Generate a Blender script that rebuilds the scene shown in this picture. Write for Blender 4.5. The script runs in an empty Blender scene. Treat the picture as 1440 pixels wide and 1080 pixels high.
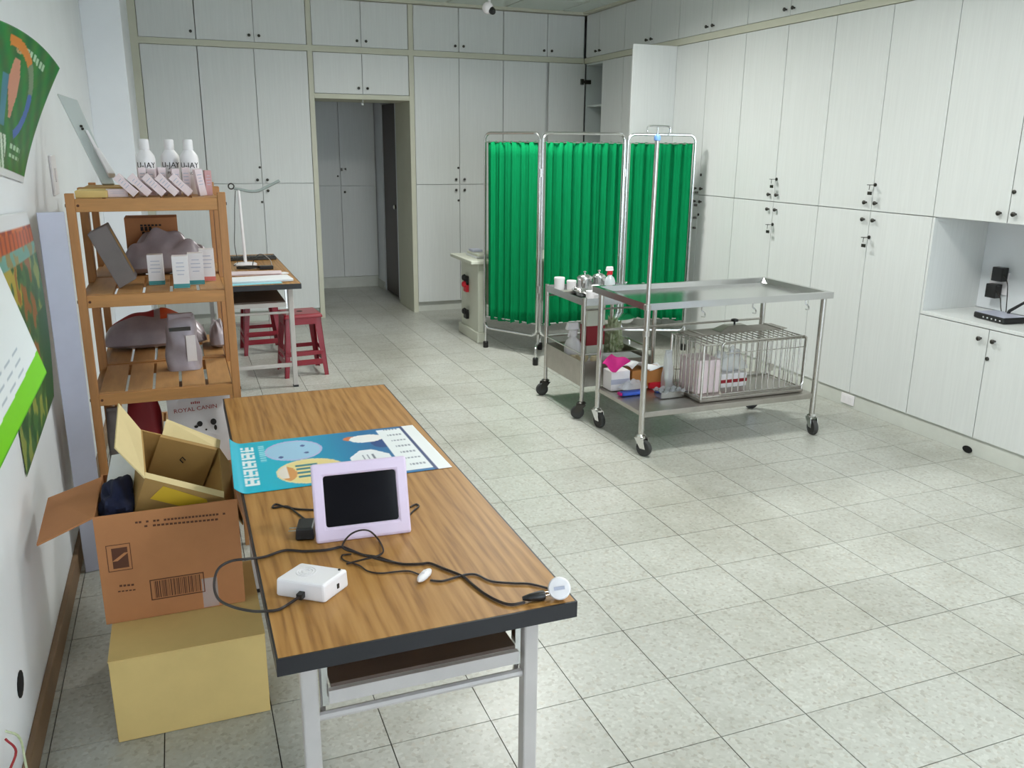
import bpy, bmesh, math, random
from mathutils import Vector, Matrix
random.seed(7)
sc = bpy.context.scene
C = sc.collection
# ------------------------------------------------------------------ camera
F, YAW, PITCH, ROLL, H = 1199.58, math.radians(21.1947), math.radians(15.4788), math.radians(.5206), 1.634
_fw = Vector((math.sin(YAW)*math.cos(PITCH), math.cos(YAW)*math.cos(PITCH), -math.sin(PITCH)))
_r0 = Vector((math.cos(YAW), -math.sin(YAW), 0)); _u0 = _r0.cross(_fw)
_rt = _r0*math.cos(ROLL) + _u0*math.sin(ROLL); _up = -_r0*math.sin(ROLL) + _u0*math.cos(ROLL)
CAM = Vector((0, 0, H))
cd = bpy.data.cameras.new('camera'); cam = bpy.data.objects.new('camera', cd); C.objects.link(cam)
cd.sensor_width = 36; cd.lens = F*36/1440; cd.clip_start = .02
cam.matrix_world = Matrix.Translation(CAM) @ Matrix((_rt, _up, -_fw)).transposed().to_4x4()
sc.camera = cam
def ray(x, y): return _fw + _rt*((x-720)/F) - _up*((y-540)/F)
def pz(x, y, z): r = ray(x, y); return CAM + r*((z-H)/r.z)
def pxx(x, y, X): r = ray(x, y); return CAM + r*(X/r.x)
def py(x, y, Y): r = ray(x, y); return CAM + r*(Y/r.y)
def proj(P):
    d = Vector(P)-CAM; w = d.dot(_fw)
    return (720+F*d.dot(_rt)/w, 540-F*d.dot(_up)/w, w)
# ------------------------------------------------------------------ world, exposure
w = bpy.data.worlds.new('world'); sc.world = w; w.use_nodes = True
w.node_tree.nodes['Background'].inputs[0].default_value = (.80, .90, 1, 1)
w.node_tree.nodes['Background'].inputs[1].default_value = 2.2
vs = sc.view_settings
vs.view_transform = 'Standard'; vs.look = 'None'; vs.gamma = 1; vs.use_curve_mapping = False
vs.exposure = 1.50
LAMP_COL = (.985, 1.0, .965)
LAMPS = [(2.2, .8, 10.0), (2.2, 3.3, 12.0), (2.2, 5.9, 20.0)]   # x, y, watts
# ------------------------------------------------------------------ materials
def lin(c): return tuple((v/12.92 if v <= .04045 else ((v+.055)/1.055)**2.4) for v in c)
def rgb(r, g, b): return lin((r/255, g/255, b/255))
def mat(name, col, rough=.5, metal=0, noise=0, nscale=20, stretch=(1, 1, 1), bump=0, bscale=None, alpha=1, trans=0, emit=0, coat=0, sheen=0, coord='Object', spec=.5, col2=None):
    m = bpy.data.materials.new(name); m.use_nodes = True
    nt = m.node_tree; p = nt.nodes['Principled BSDF']
    p.inputs['Base Color'].default_value = (*col, 1); p.inputs['Roughness'].default_value = rough; p.inputs['Metallic'].default_value = metal
    p.inputs['Alpha'].default_value = alpha; p.inputs['Transmission Weight'].default_value = trans; p.inputs['Coat Weight'].default_value = coat
    p.inputs['Specular IOR Level'].default_value = spec
    if emit: p.inputs['Emission Color'].default_value = (*col, 1); p.inputs['Emission Strength'].default_value = emit
    if noise or bump:
        tc = nt.nodes.new('ShaderNodeTexCoord'); mp = nt.nodes.new('ShaderNodeMapping'); mp.inputs['Scale'].default_value = stretch
        if coord == 'World':
            g = nt.nodes.new('ShaderNodeNewGeometry'); nt.links.new(g.outputs['Position'], mp.inputs[0])
        else: nt.links.new(tc.outputs[coord], mp.inputs[0])
        n = nt.nodes.new('ShaderNodeTexNoise'); n.inputs['Scale'].default_value = nscale; n.inputs['Detail'].default_value = 5; n.inputs['Roughness'].default_value = .6
        nt.links.new(mp.outputs[0], n.inputs['Vector'])
        if noise:
            rp = nt.nodes.new('ShaderNodeValToRGB'); e = rp.color_ramp.elements
            e[0].position = .3; e[1].position = .7
            c2 = col2 or tuple(v*(1-noise) for v in col)
            e[0].color = (*c2, 1); e[1].color = (*col, 1)
            nt.links.new(n.outputs['Fac'], rp.inputs[0]); nt.links.new(rp.outputs[0], p.inputs['Base Color'])
        if bump:
            b = nt.nodes.new('ShaderNodeBump'); b.inputs['Strength'].default_value = bump; b.inputs['Distance'].default_value = .004
            nt.links.new(n.outputs['Fac'], b.inputs['Height']); nt.links.new(b.outputs[0], p.inputs['Normal'])
    return m
M = {}
M['wall'] = mat('wall_paint', rgb(238, 241, 245), .55, noise=.05, nscale=3, coord='World', bump=.05)
M['ceil'] = mat('ceiling_panel', rgb(214, 222, 214), .8, noise=.05, nscale=60)
M['tbar'] = mat('ceiling_grid', rgb(190, 186, 172), .6)
M['lam'] = mat('white_laminate', rgb(222, 224, 222), .42, noise=.06, nscale=9, stretch=(9, 9, .35), coord='World', bump=.04)
M['lamin'] = mat('cabinet_interior', rgb(205, 212, 210), .55)
M['trim'] = mat('beige_trim', rgb(206, 205, 186), .5, noise=.05, nscale=8)
M['toe'] = mat('toe_kick', rgb(212, 214, 206), .5, noise=.12, nscale=6, coord='World')
M['dark'] = mat('dark_metal', rgb(70, 68, 64), .35, .7)
M['black'] = mat('black_plastic', rgb(24, 23, 24), .4)
M['blackm'] = mat('black_edge_band', rgb(30, 29, 33), .45)
M['rubber'] = mat('grey_rubber', rgb(58, 58, 57), .65)
M['chrome'] = mat('chrome', (.72, .72, .72), .18, 1)
M['steel'] = mat('stainless_steel', (.62, .60, .57), .24, 1, noise=.12, nscale=12, stretch=(1, 20, 20))
M['steelb'] = mat('brushed_sheet_steel', (.66, .66, .66), .17, 1, noise=.08, nscale=10, stretch=(1, 30, 1))
M['steeld'] = mat('dull_steel', (.50, .47, .43), .38, 1, noise=.15, nscale=14)
M['legpaint'] = mat('light_grey_paint', rgb(196, 190, 186), .4, noise=.08, nscale=14)
M['pine'] = mat('pine_wood', rgb(198, 148, 92), .5, noise=.22, nscale=5, stretch=(7, 1.2, 7), coord='World')
M['pinex'] = mat('pine_rail', rgb(196, 140, 82), .5, noise=.22, nscale=5, stretch=(1.2, 7, 9), coord='World')
M['pinez'] = mat('pine_post', rgb(190, 134, 80), .5, noise=.22, nscale=5, stretch=(9, 9, 1.0), coord='World')
M['card'] = mat('brown_cardboard', rgb(186, 126, 80), .75, noise=.08, nscale=14, bump=.04)
M['cardy'] = mat('tan_cardboard', rgb(226, 195, 126), .75, noise=.07, nscale=10)
M['cardi'] = mat('pale_cardboard', rgb(226, 204, 152), .75, noise=.06, nscale=10)
M['cardo'] = mat('ochre_cardboard', rgb(178, 140, 82), .75, noise=.10, nscale=10)
M['ink'] = mat('box_print_ink', rgb(92, 54, 36), .8)
M['inkk'] = mat('black_print_ink', rgb(28, 22, 24), .7)
M['yellow'] = mat('yellow_sticker', rgb(214, 176, 44), .6)
M['green'] = mat('green_curtain_cloth', rgb(4, 132, 78), .9, spec=.1, noise=.18, nscale=8, stretch=(14, 14, .6), coord='World')
M['lilac'] = mat('lilac_white_plastic', rgb(226, 208, 232), .3)
M['screen'] = mat('dark_lcd', rgb(14, 13, 18), .10, spec=.14)
M['white'] = mat('white_plastic', rgb(238, 234, 236), .35)
M['whitem'] = mat('white_card', rgb(236, 232, 234), .6, noise=.04, nscale=20)
M['pinkw'] = mat('pinkish_carton', rgb(240, 222, 226), .55, noise=.06, nscale=30)
M['teal'] = mat('teal_print', rgb(70, 150, 155), .55)
M['salmon'] = mat('salmon_print', rgb(222, 120, 110), .55)
M['paper'] = mat('white_paper', rgb(236, 238, 240), .7)
M['bluep'] = mat('pale_blue_paper', rgb(150, 214, 226), .7)
M['redst'] = mat('red_plastic', rgb(138, 16, 36), .3, noise=.08, nscale=7)
M['redd'] = mat('dark_red_print', rgb(150, 30, 40), .5)
M['orange'] = mat('orange_print', rgb(200, 78, 36), .5)
M['greybag'] = mat('silvery_bag_film', rgb(172, 160, 166), .3, .15, noise=.3, nscale=9, bump=.5)
M['whitebag'] = mat('white_bag_film', rgb(228, 226, 230), .35, noise=.06, nscale=7, bump=.25)
M['greybox'] = mat('grey_carton', rgb(128, 120, 118), .6, noise=.2, nscale=9)
M['navy'] = mat('navy_cloth', rgb(30, 36, 66), .9, noise=.25, nscale=60, bump=.2)
M['pink'] = mat('magenta_cloth', rgb(222, 40, 140), .8, noise=.12, nscale=20)
M['blue'] = mat('blue_plastic', rgb(60, 96, 200), .35)
M['ltblue'] = mat('light_blue_plastic', rgb(120, 165, 228), .4)
M['clear'] = mat('clear_plastic_film', rgb(230, 234, 240), .12, alpha=.35, bump=.4, nscale=14)
M['clearp'] = mat('clear_bottle_plastic', rgb(225, 232, 236), .15, alpha=.75)
M['glass'] = mat('window_glass', rgb(235, 245, 245), .02, alpha=.08)
M['brown'] = mat('dark_brown_door', rgb(46, 22, 18), .4, noise=.2, nscale=6, stretch=(6, 6, .6))
M['base'] = mat('brown_baseboard', rgb(138, 110, 82), .55, noise=.2, nscale=6)
M['desk'] = mat('cream_desk_paint', rgb(214, 216, 200), .45, noise=.04, nscale=4)
M['palegrey'] = mat('pale_grey_plastic', rgb(196, 202, 200), .4)
M['lily'] = mat('lilac_grey_board', rgb(190, 192, 210), .35, noise=.12, nscale=5)
M['lampgrey'] = mat('grey_lamp_plastic', rgb(150, 160, 158), .4)
M['rose'] = mat('rose_brown_carton', rgb(196, 150, 150), .55)
M['leaf'] = mat('green_leafy_plastic', rgb(214, 218, 190), .35, nscale=34, noise=.4, col2=rgb(120, 142, 80), bump=.6)
M['hole'] = mat('dark_hole', rgb(12, 12, 12), .9)
M['grout'] = mat('grout', rgb(58, 54, 46), .9)
M['red'] = mat('red_plastic_cap', rgb(214, 30, 50), .35)
M['brownk'] = mat('brown_box_tissue', rgb(176, 116, 56), .65)
M['cable'] = mat('black_brown_cable', rgb(38, 28, 26), .45)
M['amber'] = mat('bread_beige', rgb(224, 208, 172), .6)
M['undert'] = mat('dark_shelf_board', rgb(96, 80, 70), .55, noise=.25, nscale=9)
def lamp_mat():
    m = bpy.data.materials.new('lamp_diffuser'); m.use_nodes = True
    p = m.node_tree.nodes['Principled BSDF']; p.inputs['Base Color'].default_value = (.9, .9, .9, 1)
    p.inputs['Emission Color'].default_value = (*LAMP_COL, 1); p.inputs['Emission Strength'].default_value = 2.0
    return m
M['lamp'] = lamp_mat()
def terrazzo():
    m = bpy.data.materials.new('terrazzo_tile'); m.use_nodes = True; nt = m.node_tree; L = nt.links.new; N = nt.nodes.new
    p = nt.nodes['Principled BSDF']
    g = N('ShaderNodeNewGeometry'); oi = N('ShaderNodeObjectInfo')
    n1 = N('ShaderNodeTexVoronoi'); n1.inputs['Scale'].default_value = 95; L(g.outputs['Position'], n1.inputs['Vector'])
    r1 = N('ShaderNodeValToRGB'); e = r1.color_ramp.elements
    cols = [(0, (180, 180, 172)), (.25, (189, 190, 183)), (.5, (184, 185, 177)), (.72, (197, 198, 191)), (.90, (168, 166, 157)), (1, (188, 185, 174))]
    e[0].position, e[0].color = 0, (*rgb(*cols[0][1]), 1); e[1].position, e[1].color = 1, (*rgb(*cols[-1][1]), 1)
    for ps, c in cols[1:-1]: q = e.new(ps); q.color = (*rgb(*c), 1)
    sp = N('ShaderNodeSeparateColor'); L(n1.outputs['Color'], sp.inputs[0]); L(sp.outputs[0], r1.inputs[0])
    n2 = N('ShaderNodeTexNoise'); n2.inputs['Scale'].default_value = 1.1; n2.inputs['Detail'].default_value = 7; n2.inputs['Roughness'].default_value = .65; L(g.outputs['Position'], n2.inputs['Vector'])
    r2 = N('ShaderNodeValToRGB'); r2.color_ramp.elements[0].position = .30; r2.color_ramp.elements[0].color = (.62, .60, .54, 1); r2.color_ramp.elements[1].position = .55; r2.color_ramp.elements[1].color = (1, 1, 1, 1); L(n2.outputs['Fac'], r2.inputs[0])
    mx = N('ShaderNodeMix'); mx.data_type = 'RGBA'; mx.blend_type = 'MULTIPLY'; mx.inputs[0].default_value = .75; L(r1.outputs[0], mx.inputs[6]); L(r2.outputs[0], mx.inputs[7])
    r3 = N('ShaderNodeMapRange'); r3.inputs[3].default_value = .95; r3.inputs[4].default_value = 1.03; L(oi.outputs['Random'], r3.inputs[0])
    m2 = N('ShaderNodeMix'); m2.data_type = 'RGBA'; m2.blend_type = 'MULTIPLY'; m2.inputs[0].default_value = 1; L(mx.outputs[2], m2.inputs[6]); L(r3.outputs[0], m2.inputs[7])
    L(m2.outputs[2], p.inputs['Base Color'])
    r4 = N('ShaderNodeMapRange'); r4.inputs[3].default_value = .42; r4.inputs[4].default_value = .24; L(n2.outputs['Fac'], r4.inputs[0]); L(r4.outputs[0], p.inputs['Roughness'])
    return m
M['tile'] = terrazzo()
def woodtop():
    m = bpy.data.materials.new('wood_grain_laminate'); m.use_nodes = True; nt = m.node_tree; L = nt.links.new; N = nt.nodes.new
    p = nt.nodes['Principled BSDF']; p.inputs['Roughness'].default_value = .42; p.inputs['Specular IOR Level'].default_value = .3
    tc = N('ShaderNodeTexCoord'); mp = N('ShaderNodeMapping'); mp.inputs['Scale'].default_value = (1, .06, 1); L(tc.outputs['Object'], mp.inputs[0])
    n0 = N('ShaderNodeTexNoise'); n0.inputs['Scale'].default_value = 9; n0.inputs['Detail'].default_value = 2; L(mp.outputs[0], n0.inputs['Vector'])
    wv = N('ShaderNodeTexWave'); wv.wave_type = 'BANDS'; wv.bands_direction = 'X'; wv.inputs['Scale'].default_value = 9; wv.inputs['Distortion'].default_value = 14; wv.inputs['Detail'].default_value = 3; wv.inputs['Detail Scale'].default_value = 1.6
    L(mp.outputs[0], wv.inputs['Vector'])
    n1 = N('ShaderNodeTexNoise'); n1.inputs['Scale'].default_value = 120; n1.inputs['Detail'].default_value = 4; L(mp.outputs[0], n1.inputs['Vector'])
    a = N('ShaderNodeMath'); a.operation = 'MULTIPLY_ADD'; a.inputs[1].default_value = .34; L(wv.outputs['Fac'], a.inputs[0]); 
    b = N('ShaderNodeMath'); b.operation = 'MULTIPLY'; b.inputs[1].default_value = .66; L(n1.outputs['Fac'], b.inputs[0]); L(b.outputs[0], a.inputs[2])
    r = N('ShaderNodeValToRGB'); e = r.color_ramp.elements
    e[0].position = .22; e[0].color = (*rgb(142, 98, 48), 1); e[1].position = .78; e[1].color = (*rgb(184, 138, 80), 1); q = e.new(.42); q.color = (*rgb(166, 119, 62), 1)
    L(a.outputs[0], r.inputs[0]); L(r.outputs[0], p.inputs['Base Color'])
    return m
M['wood'] = woodtop()
def vcol():
    m = bpy.data.materials.new('printed_sheet'); m.use_nodes = True; nt = m.node_tree
    a = nt.nodes.new('ShaderNodeVertexColor'); a.layer_name = 'Col'; p = nt.nodes['Principled BSDF']; p.inputs['Roughness'].default_value = .35
    nt.links.new(a.outputs[0], p.inputs['Base Color']); return m
M['print'] = vcol()
# ------------------------------------------------------------------ mesh helpers
class B:
    def __init__(s, off=(0, 0, 0)): s.v = []; s.f = []; s.m = []; s.off = Vector(off); s.mi = 0
    def add(s, vs, fs):
        b = len(s.v); s.v += [Vector(v) for v in vs]; s.f += [tuple(i+b for i in f) for f in fs]; s.m += [s.mi]*len(fs); return s
    def box(s, x0, x1, y0, y1, z0, z1, T=None):
        vs = [Vector((x, y, z)) for z in (z0, z1) for y in (y0, y1) for x in (x0, x1)]
        if T: vs = [T @ v for v in vs]
        return s.add(vs, [(0, 2, 3, 1), (4, 5, 7, 6), (0, 1, 5, 4), (2, 6, 7, 3), (0, 4, 6, 2), (1, 3, 7, 5)])
    def hexa(s, p):   # 8 points: bottom 4 loop, top 4 loop
        return s.add(p, [(3, 2, 1, 0), (4, 5, 6, 7), (0, 1, 5, 4), (1, 2, 6, 5), (2, 3, 7, 6), (3, 0, 4, 7)])
    def slab(s, q, t, n=None):  # quad with thickness t along -normal
        q = [Vector(a) for a in q]; n = n or (q[1]-q[0]).cross(q[3]-q[0]).normalized()
        return s.hexa([a-n*t for a in q]+q)
    def tube(s, pts, r, n=8, closed=False, caps=True):
        pts = [Vector(p) for p in pts]; k = len(pts); rr = r if isinstance(r, (list, tuple)) else [r]*k
        vs = []; prev = None
        for i, p in enumerate(pts):
            t = ((pts[(i+1) % k]-pts[i-1]) if closed else (pts[min(i+1, k-1)]-pts[max(i-1, 0)])).normalized()
            if prev is None:
                a = Vector((0, 0, 1)) if abs(t.z) < .9 else Vector((1, 0, 0)); u = t.cross(a).normalized()
            else: u = (prev - t*prev.dot(t)).normalized()
            prev = u; v = t.cross(u)
            vs += [p+(u*math.cos(2*math.pi*j/n)+v*math.sin(2*math.pi*j/n))*rr[i] for j in range(n)]
        fs = []
        for i in range(k if closed else k-1):
            i2 = (i+1) % k
            fs += [(i*n+j, i*n+(j+1) % n, i2*n+(j+1) % n, i2*n+j) for j in range(n)]
        if caps and not closed: fs += [tuple(range(n-1, -1, -1)), tuple((k-1)*n+j for j in range(n))]
        return s.add(vs, fs)
    def cyl(s, a, b, r, n=12, r2=None): return s.tube([a, b], [r, r if r2 is None else r2], n)
    def lathe(s, prof, n=20, c=(0, 0, 0), T=None):
        vs = []
        for r, z in prof:
            for j in range(n):
                a = 2*math.pi*j/n; p = Vector((r*math.cos(a), r*math.sin(a), z))
                vs.append((T @ p if T else p)+Vector(c))
        fs = [(i*n+j, i*n+(j+1) % n, (i+1)*n+(j+1) % n, (i+1)*n+j) for i in range(len(prof)-1) for j in range(n)]
        if prof[0][0] > 1e-5: fs.append(tuple(range(n-1, -1, -1)))
        if prof[-1][0] > 1e-5: fs.append(tuple((len(prof)-1)*n+j for j in range(n)))
        return s.add(vs, fs)
    def grid(s, fn, nu, nv):
        vs = [fn(i/nu, j/nv) for j in range(nv+1) for i in range(nu+1)]; q = nu+1
        return s.add(vs, [(j*q+i, j*q+i+1, (j+1)*q+i+1, (j+1)*q+i) for j in range(nv) for i in range(nu)])
    def obj(s, name, m, parent=None, smooth=False, bevel=0, solid=0, sub=0, world=True):
        me = bpy.data.meshes.new(name)
        off = s.off if world else Vector()
        me.from_pydata([tuple(v-off) for v in s.v], [], s.f)
        ms = m if isinstance(m, (list, tuple)) else [m]
        for k in ms: me.materials.append(M[k] if isinstance(k, str) else k)
        if len(ms) > 1: me.polygons.foreach_set('material_index', s.m)
        bm = bmesh.new(); bm.from_mesh(me); bmesh.ops.recalc_face_normals(bm, faces=bm.faces); bm.to_mesh(me); bm.free()
        if smooth: me.polygons.foreach_set('use_smooth', [True]*len(me.polygons))
        o = bpy.data.objects.new(name, me); C.objects.link(o)
        if parent: o.parent = parent
        else: o.location = off
        if solid: d = o.modifiers.new('solid', 'SOLIDIFY'); d.thickness = solid; d.offset = 0
        if sub: d = o.modifiers.new('sub', 'SUBSURF'); d.levels = sub; d.render_levels = sub
        if bevel:
            d = o.modifiers.new('bevel', 'BEVEL'); d.width = bevel; d.segments = 2; d.limit_method = 'ANGLE'; d.angle_limit = math.radians(40)
        if smooth and not sub:
            d = o.modifiers.new('ws', 'WEIGHTED_NORMAL') if bevel else None
            try: me.set_sharp_from_angle(angle=math.radians(42))
            except Exception: pass
        return o
def tag(o, label, cat, group=None):
    o['label'] = label; o['category'] = cat
    if group: o['group'] = group
    return o
def thing(name, label, cat, loc=(0, 0, 0), rotz=0, group=None):
    o = bpy.data.objects.new(name, None); C.objects.link(o); o.location = loc; o.rotation_euler = (0, 0, rotz); o.empty_display_size = .05
    return tag(o, label, cat, group)
def struct(o): o['kind'] = 'structure'; return o
def dup(root, loc, rotz=0, label=None):
    r = root.copy(); C.objects.link(r); r.location = loc; r.rotation_euler = (0, 0, rotz)
    if label: r['label'] = label
    for ch in list(root.children):
        c = ch.copy(); C.objects.link(c); c.parent = r
        for g in list(ch.children): d = g.copy(); C.objects.link(d); d.parent = c
    return r
def smooth_path(pts, n=8, closed=False):
    P = [Vector(p) for p in pts]; out = []; k = len(P)
    for i in range(k if closed else k-1):
        p1, p2 = P[i], P[(i+1) % k]
        p0 = P[i-1] if (i > 0 or closed) else p1*2-p2; p3 = P[(i+2) % k] if (i+2 < k or closed) else p2*2-p1
        for j in range(n):
            t = j/n; out.append(.5*((2*p1)+(p2-p0)*t+(2*p0-5*p1+4*p2-p3)*t*t+(3*p1-p0-3*p2+p3)*t**3))
    if not closed: out.append(P[-1])
    return out
_tc = {}
def text(body, size, T, m, parent, name='lettering', depth=.0004, off=(0, 0, 0), ax=1.0):
    cu = bpy.data.curves.new('t', 'FONT'); cu.body = body; cu.size = size; cu.extrude = depth; cu.align_x = 'CENTER'; cu.align_y = 'CENTER'; cu.resolution_u = 2
    to = bpy.data.objects.new('t', cu); C.objects.link(to)
    dg = bpy.context.evaluated_depsgraph_get(); me = bpy.data.meshes.new_from_object(to.evaluated_get(dg))
    bpy.data.objects.remove(to); bpy.data.curves.remove(cu)
    me.name = name
    me.transform(Matrix.Translation(-Vector(off)) @ T @ Matrix.Diagonal((ax, 1, 1, 1))); me.materials.clear(); me.materials.append(M[m])
    o = bpy.data.objects.new(name, me); C.objects.link(o); o.parent = parent; return o
def frameT(o, x, y):   # matrix from origin and in-plane x, y directions
    x = Vector(x).normalized(); z = x.cross(Vector(y)).normalized(); y = z.cross(x)
    return Matrix.Translation(Vector(o)) @ Matrix((x, y, z)).transposed().to_4x4()
def sheet(name, fn, paint, nu, nv, parent=None, thick=.0008, off=(0, 0, 0)):
    b = B(off); b.grid(fn, nu, nv); o = b.obj(name, 'print', parent, smooth=True, solid=thick)
    me = o.data; ca = me.color_attributes.new('Col', 'FLOAT_COLOR', 'POINT'); q = nu+1; buf = []
    for j in range(nv+1):
        for i in range(q): buf += [*rgb(*paint(i/nu, j/nv)), 1]
    ca.data.foreach_set('color', buf); return o
def bilin(p00, p10, p11, p01):
    a, b, c, d = map(Vector, (p00, p10, p11, p01))
    return lambda u, v: a*(1-u)*(1-v)+b*u*(1-v)+c*u*v+d*(1-u)*v
def bez3(a, b, c, t): return a*(1-t)**2+b*2*t*(1-t)+c*t*t

# ================================================================== SETTING
XL, XR, YB, ZC, YF = -.5, 4.02, 8.4, 2.94, -2.4
T = .2997; TX0 = .8155*H; TY0 = 1.2480*H
fl = B(); fl.box(-.62, 4.6, YF-.12, 10.9, -.08, -.006); floor = struct(fl.obj('floor', 'grout'))
tiles = []
for i in range(-8, 14):
    for j in range(-16, 31):
        x0, y0 = TX0+i*T, TY0+j*T; x1, y1 = x0+T, y0+T
        if x1 < XL-.05 or x0 > 4.12 or y0 > 10.4 or y1 < YF+.3: continue
        if y0 > 8.9 and not (1.0 < x1 and x0 < 3.3): continue
        x0 = max(x0, XL-.08); x1 = min(x1, 4.14); 
        c = ((x0+x1)/2, (y0+y1)/2, 0); a = -1
        if c[1] > 1.2:
            q = [proj((x, y, 0)) for x, y in ((x0, y0), (x1, y0), (x1, y1), (x0, y1))]
            if any(-20 < k[0] < 1460 and -20 < k[1] < 1100 for k in q):
                a = abs(sum(q[k][0]*q[(k+1) % 4][1]-q[(k+1) % 4][0]*q[k][1] for k in range(4)))/2
        tiles.append((a, x0, x1, y0, y1))
tiles.sort(key=lambda t: -t[0])
_full = None; rest = B()
for k, (a, x0, x1, y0, y1) in enumerate(tiles):
    g = random.choice((.0008, .0012, .0012, .0018)); dz = random.uniform(-.0004, .0006)
    if k < 300 and a > 0:
        full = abs(x1-x0-T) < 1e-6
        if full and _full:
            o = bpy.data.objects.new('tile', _full); C.objects.link(o); o.parent = floor
        else:
            wx, wy = (x1-x0)/2-.0016, (y1-y0)/2-.0016
            b = B(); b.hexa([(-wx, -wy, -.0055), (wx, -wy, -.0055), (wx, wy, -.0055), (-wx, wy, -.0055), (-wx, -wy, 0), (wx, -wy, 0), (wx, wy, 0), (-wx, wy, 0)])
            o = b.obj('tile', 'tile', floor)
            if full: _full = o.data
        o.location = ((x0+x1)/2, (y0+y1)/2, dz*.6)
        o.rotation_euler = (random.uniform(-1, 1)*.0012, random.uniform(-1, 1)*.0012, random.uniform(-1, 1)*.002)
    else: rest.box(x0+g, x1-g, y0+g, y1-g, -.0055, 0)
ro = rest.obj('tile_field', 'tile', floor); ro['kind'] = 'stuff'
b = B(); b.box(-.62, XL, YF-.12, 8.99, 0, ZC+.1); struct(b.obj('wall_left', 'wall'))
b = B(); b.box(4.46, 4.6, YF-.12, 8.99, 0, ZC+.1); struct(b.obj('wall_right', 'wall'))
b = B(); b.box(XL, 1.20, 8.99, 9.1, 0, ZC+.1); b.box(2.24, 4.6, 8.99, 9.1, 0, ZC+.1); b.box(1.20, 2.24, 8.99, 9.1, 2.1, ZC+.1); struct(b.obj('wall_back', 'wall'))
# projecting pier in the far left corner
b = B(); b.box(XL, -.245, 6.9, 8.4, 0, ZC); struct(b.obj('wall_pier', 'wall', bevel=.004))
b = B(); b.box(XL, -.245, 8.4, 8.99, 0, ZC); struct(b.obj('wall_return', 'wall'))
# shopfront behind the camera
b = B(); b.box(-.62, .8, YF-.12, YF, 0, ZC); b.box(4.0, 4.6, YF-.12, YF, 0, ZC); b.box(.8, 4.0, YF-.12, YF, 2.5, ZC); struct(b.obj('wall_front', 'wall'))
wn = B(); wn.box(.8, 4.0, YF-.07, YF-.06, .06, 2.5); win = struct(wn.obj('window_1', 'glass'))
for x in (.8, 1.6, 2.4, 3.2, 3.94): b = B(); b.box(x, x+.06, YF-.1, YF-.03, 0, 2.5); b.obj('mullion', 'chrome', win)
b = B(); b.box(.8, 4, YF-.1, YF-.03, 0, .06); b.obj('sill', 'chrome', win)
# corridor beyond the doorway
b = B(); b.box(1.05, 1.17, 9.1, 10.9, 0, ZC); struct(b.obj('wall_corridor_left', 'wall'))
b = B(); b.box(2.22, 2.34, 9.1, 9.22, 0, ZC); b.box(2.22, 2.34, 9.86, 10.8, 0, ZC); b.box(2.22, 2.34, 9.22, 9.86, 2.1, ZC); struct(b.obj('wall_corridor_right', 'wall'))
b = B(); b.box(1.17, 3.3, 10.75, 10.9, 0, ZC); struct(b.obj('wall_corridor_end', 'wall'))
b = B(); b.box(3.2, 3.3, 9.1, 10.75, 0, ZC); struct(b.obj('wall_side_room', 'wall'))
d = thing('door_1', 'dark', 'door', (2.24, 9.84, 0)); del d['label']; del d['category']; struct(d)
b = B(); b.box(-.01, .035, -.60, 0, .01, 2.08); b.obj('door_leaf', 'brown', d, world=False)
b = B(); b.lathe([(.0, 0), (.022, .004), (.026, .02), (.02, .03), (0, .032)], 12, (0, 0, 0), Matrix.Translation((-.01, -.55, 1.0)) @ Matrix.Rotation(-math.pi/2, 4, 'Y')); b.obj('door_knob', 'chrome', d, True, world=False)
b = B(); b.box(2.205, 2.222, 9.88, 10.2, 0, .09); struct(b.obj('baseboard_corridor', 'toe'))
# ceiling
ce = B(); ce.box(-.62, 4.6, YF-.12, 10.9, ZC+.012, ZC+.1); ceil = struct(ce.obj('ceiling', 'tbar'))
cp = None
gx0, gy0 = XL+.03, 8.36
for i in range(8):
    for j in range(18):
        x0, y1 = gx0+i*.6, gy0-j*.6
        xa, xb = x0+.012, min(x0+.588, XR+.0); 
        if xb-xa < .1: continue
        if any(abs((x0+.3)-round((lx-gx0-.3)/.6)*.6-gx0-.3) < .1 and abs((y1-.3)-(gy0-.3-round((gy0-.3-ly)/.6)*.6)) < .1 for lx, ly, _p in LAMPS): continue
        b = B(); b.box(xa, xb, y1-.588, y1-.012, ZC+.004, ZC+.016); b.obj('ceiling_tile', 'ceil', ceil)
b = B(); b.box(XL, XR, 8.34, 8.42, ZC-.02, ZC+.012); b.box(3.96, XR+.02, YF, 8.34, ZC-.012, ZC+.012); struct(b.obj('trim_ceiling', 'trim'))
# baseboard on the left wall
b = B(); b.box(XL, XL+.018, YF, 6.9, 0, .085); struct(b.obj('baseboard_left', 'base', bevel=.003))
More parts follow.
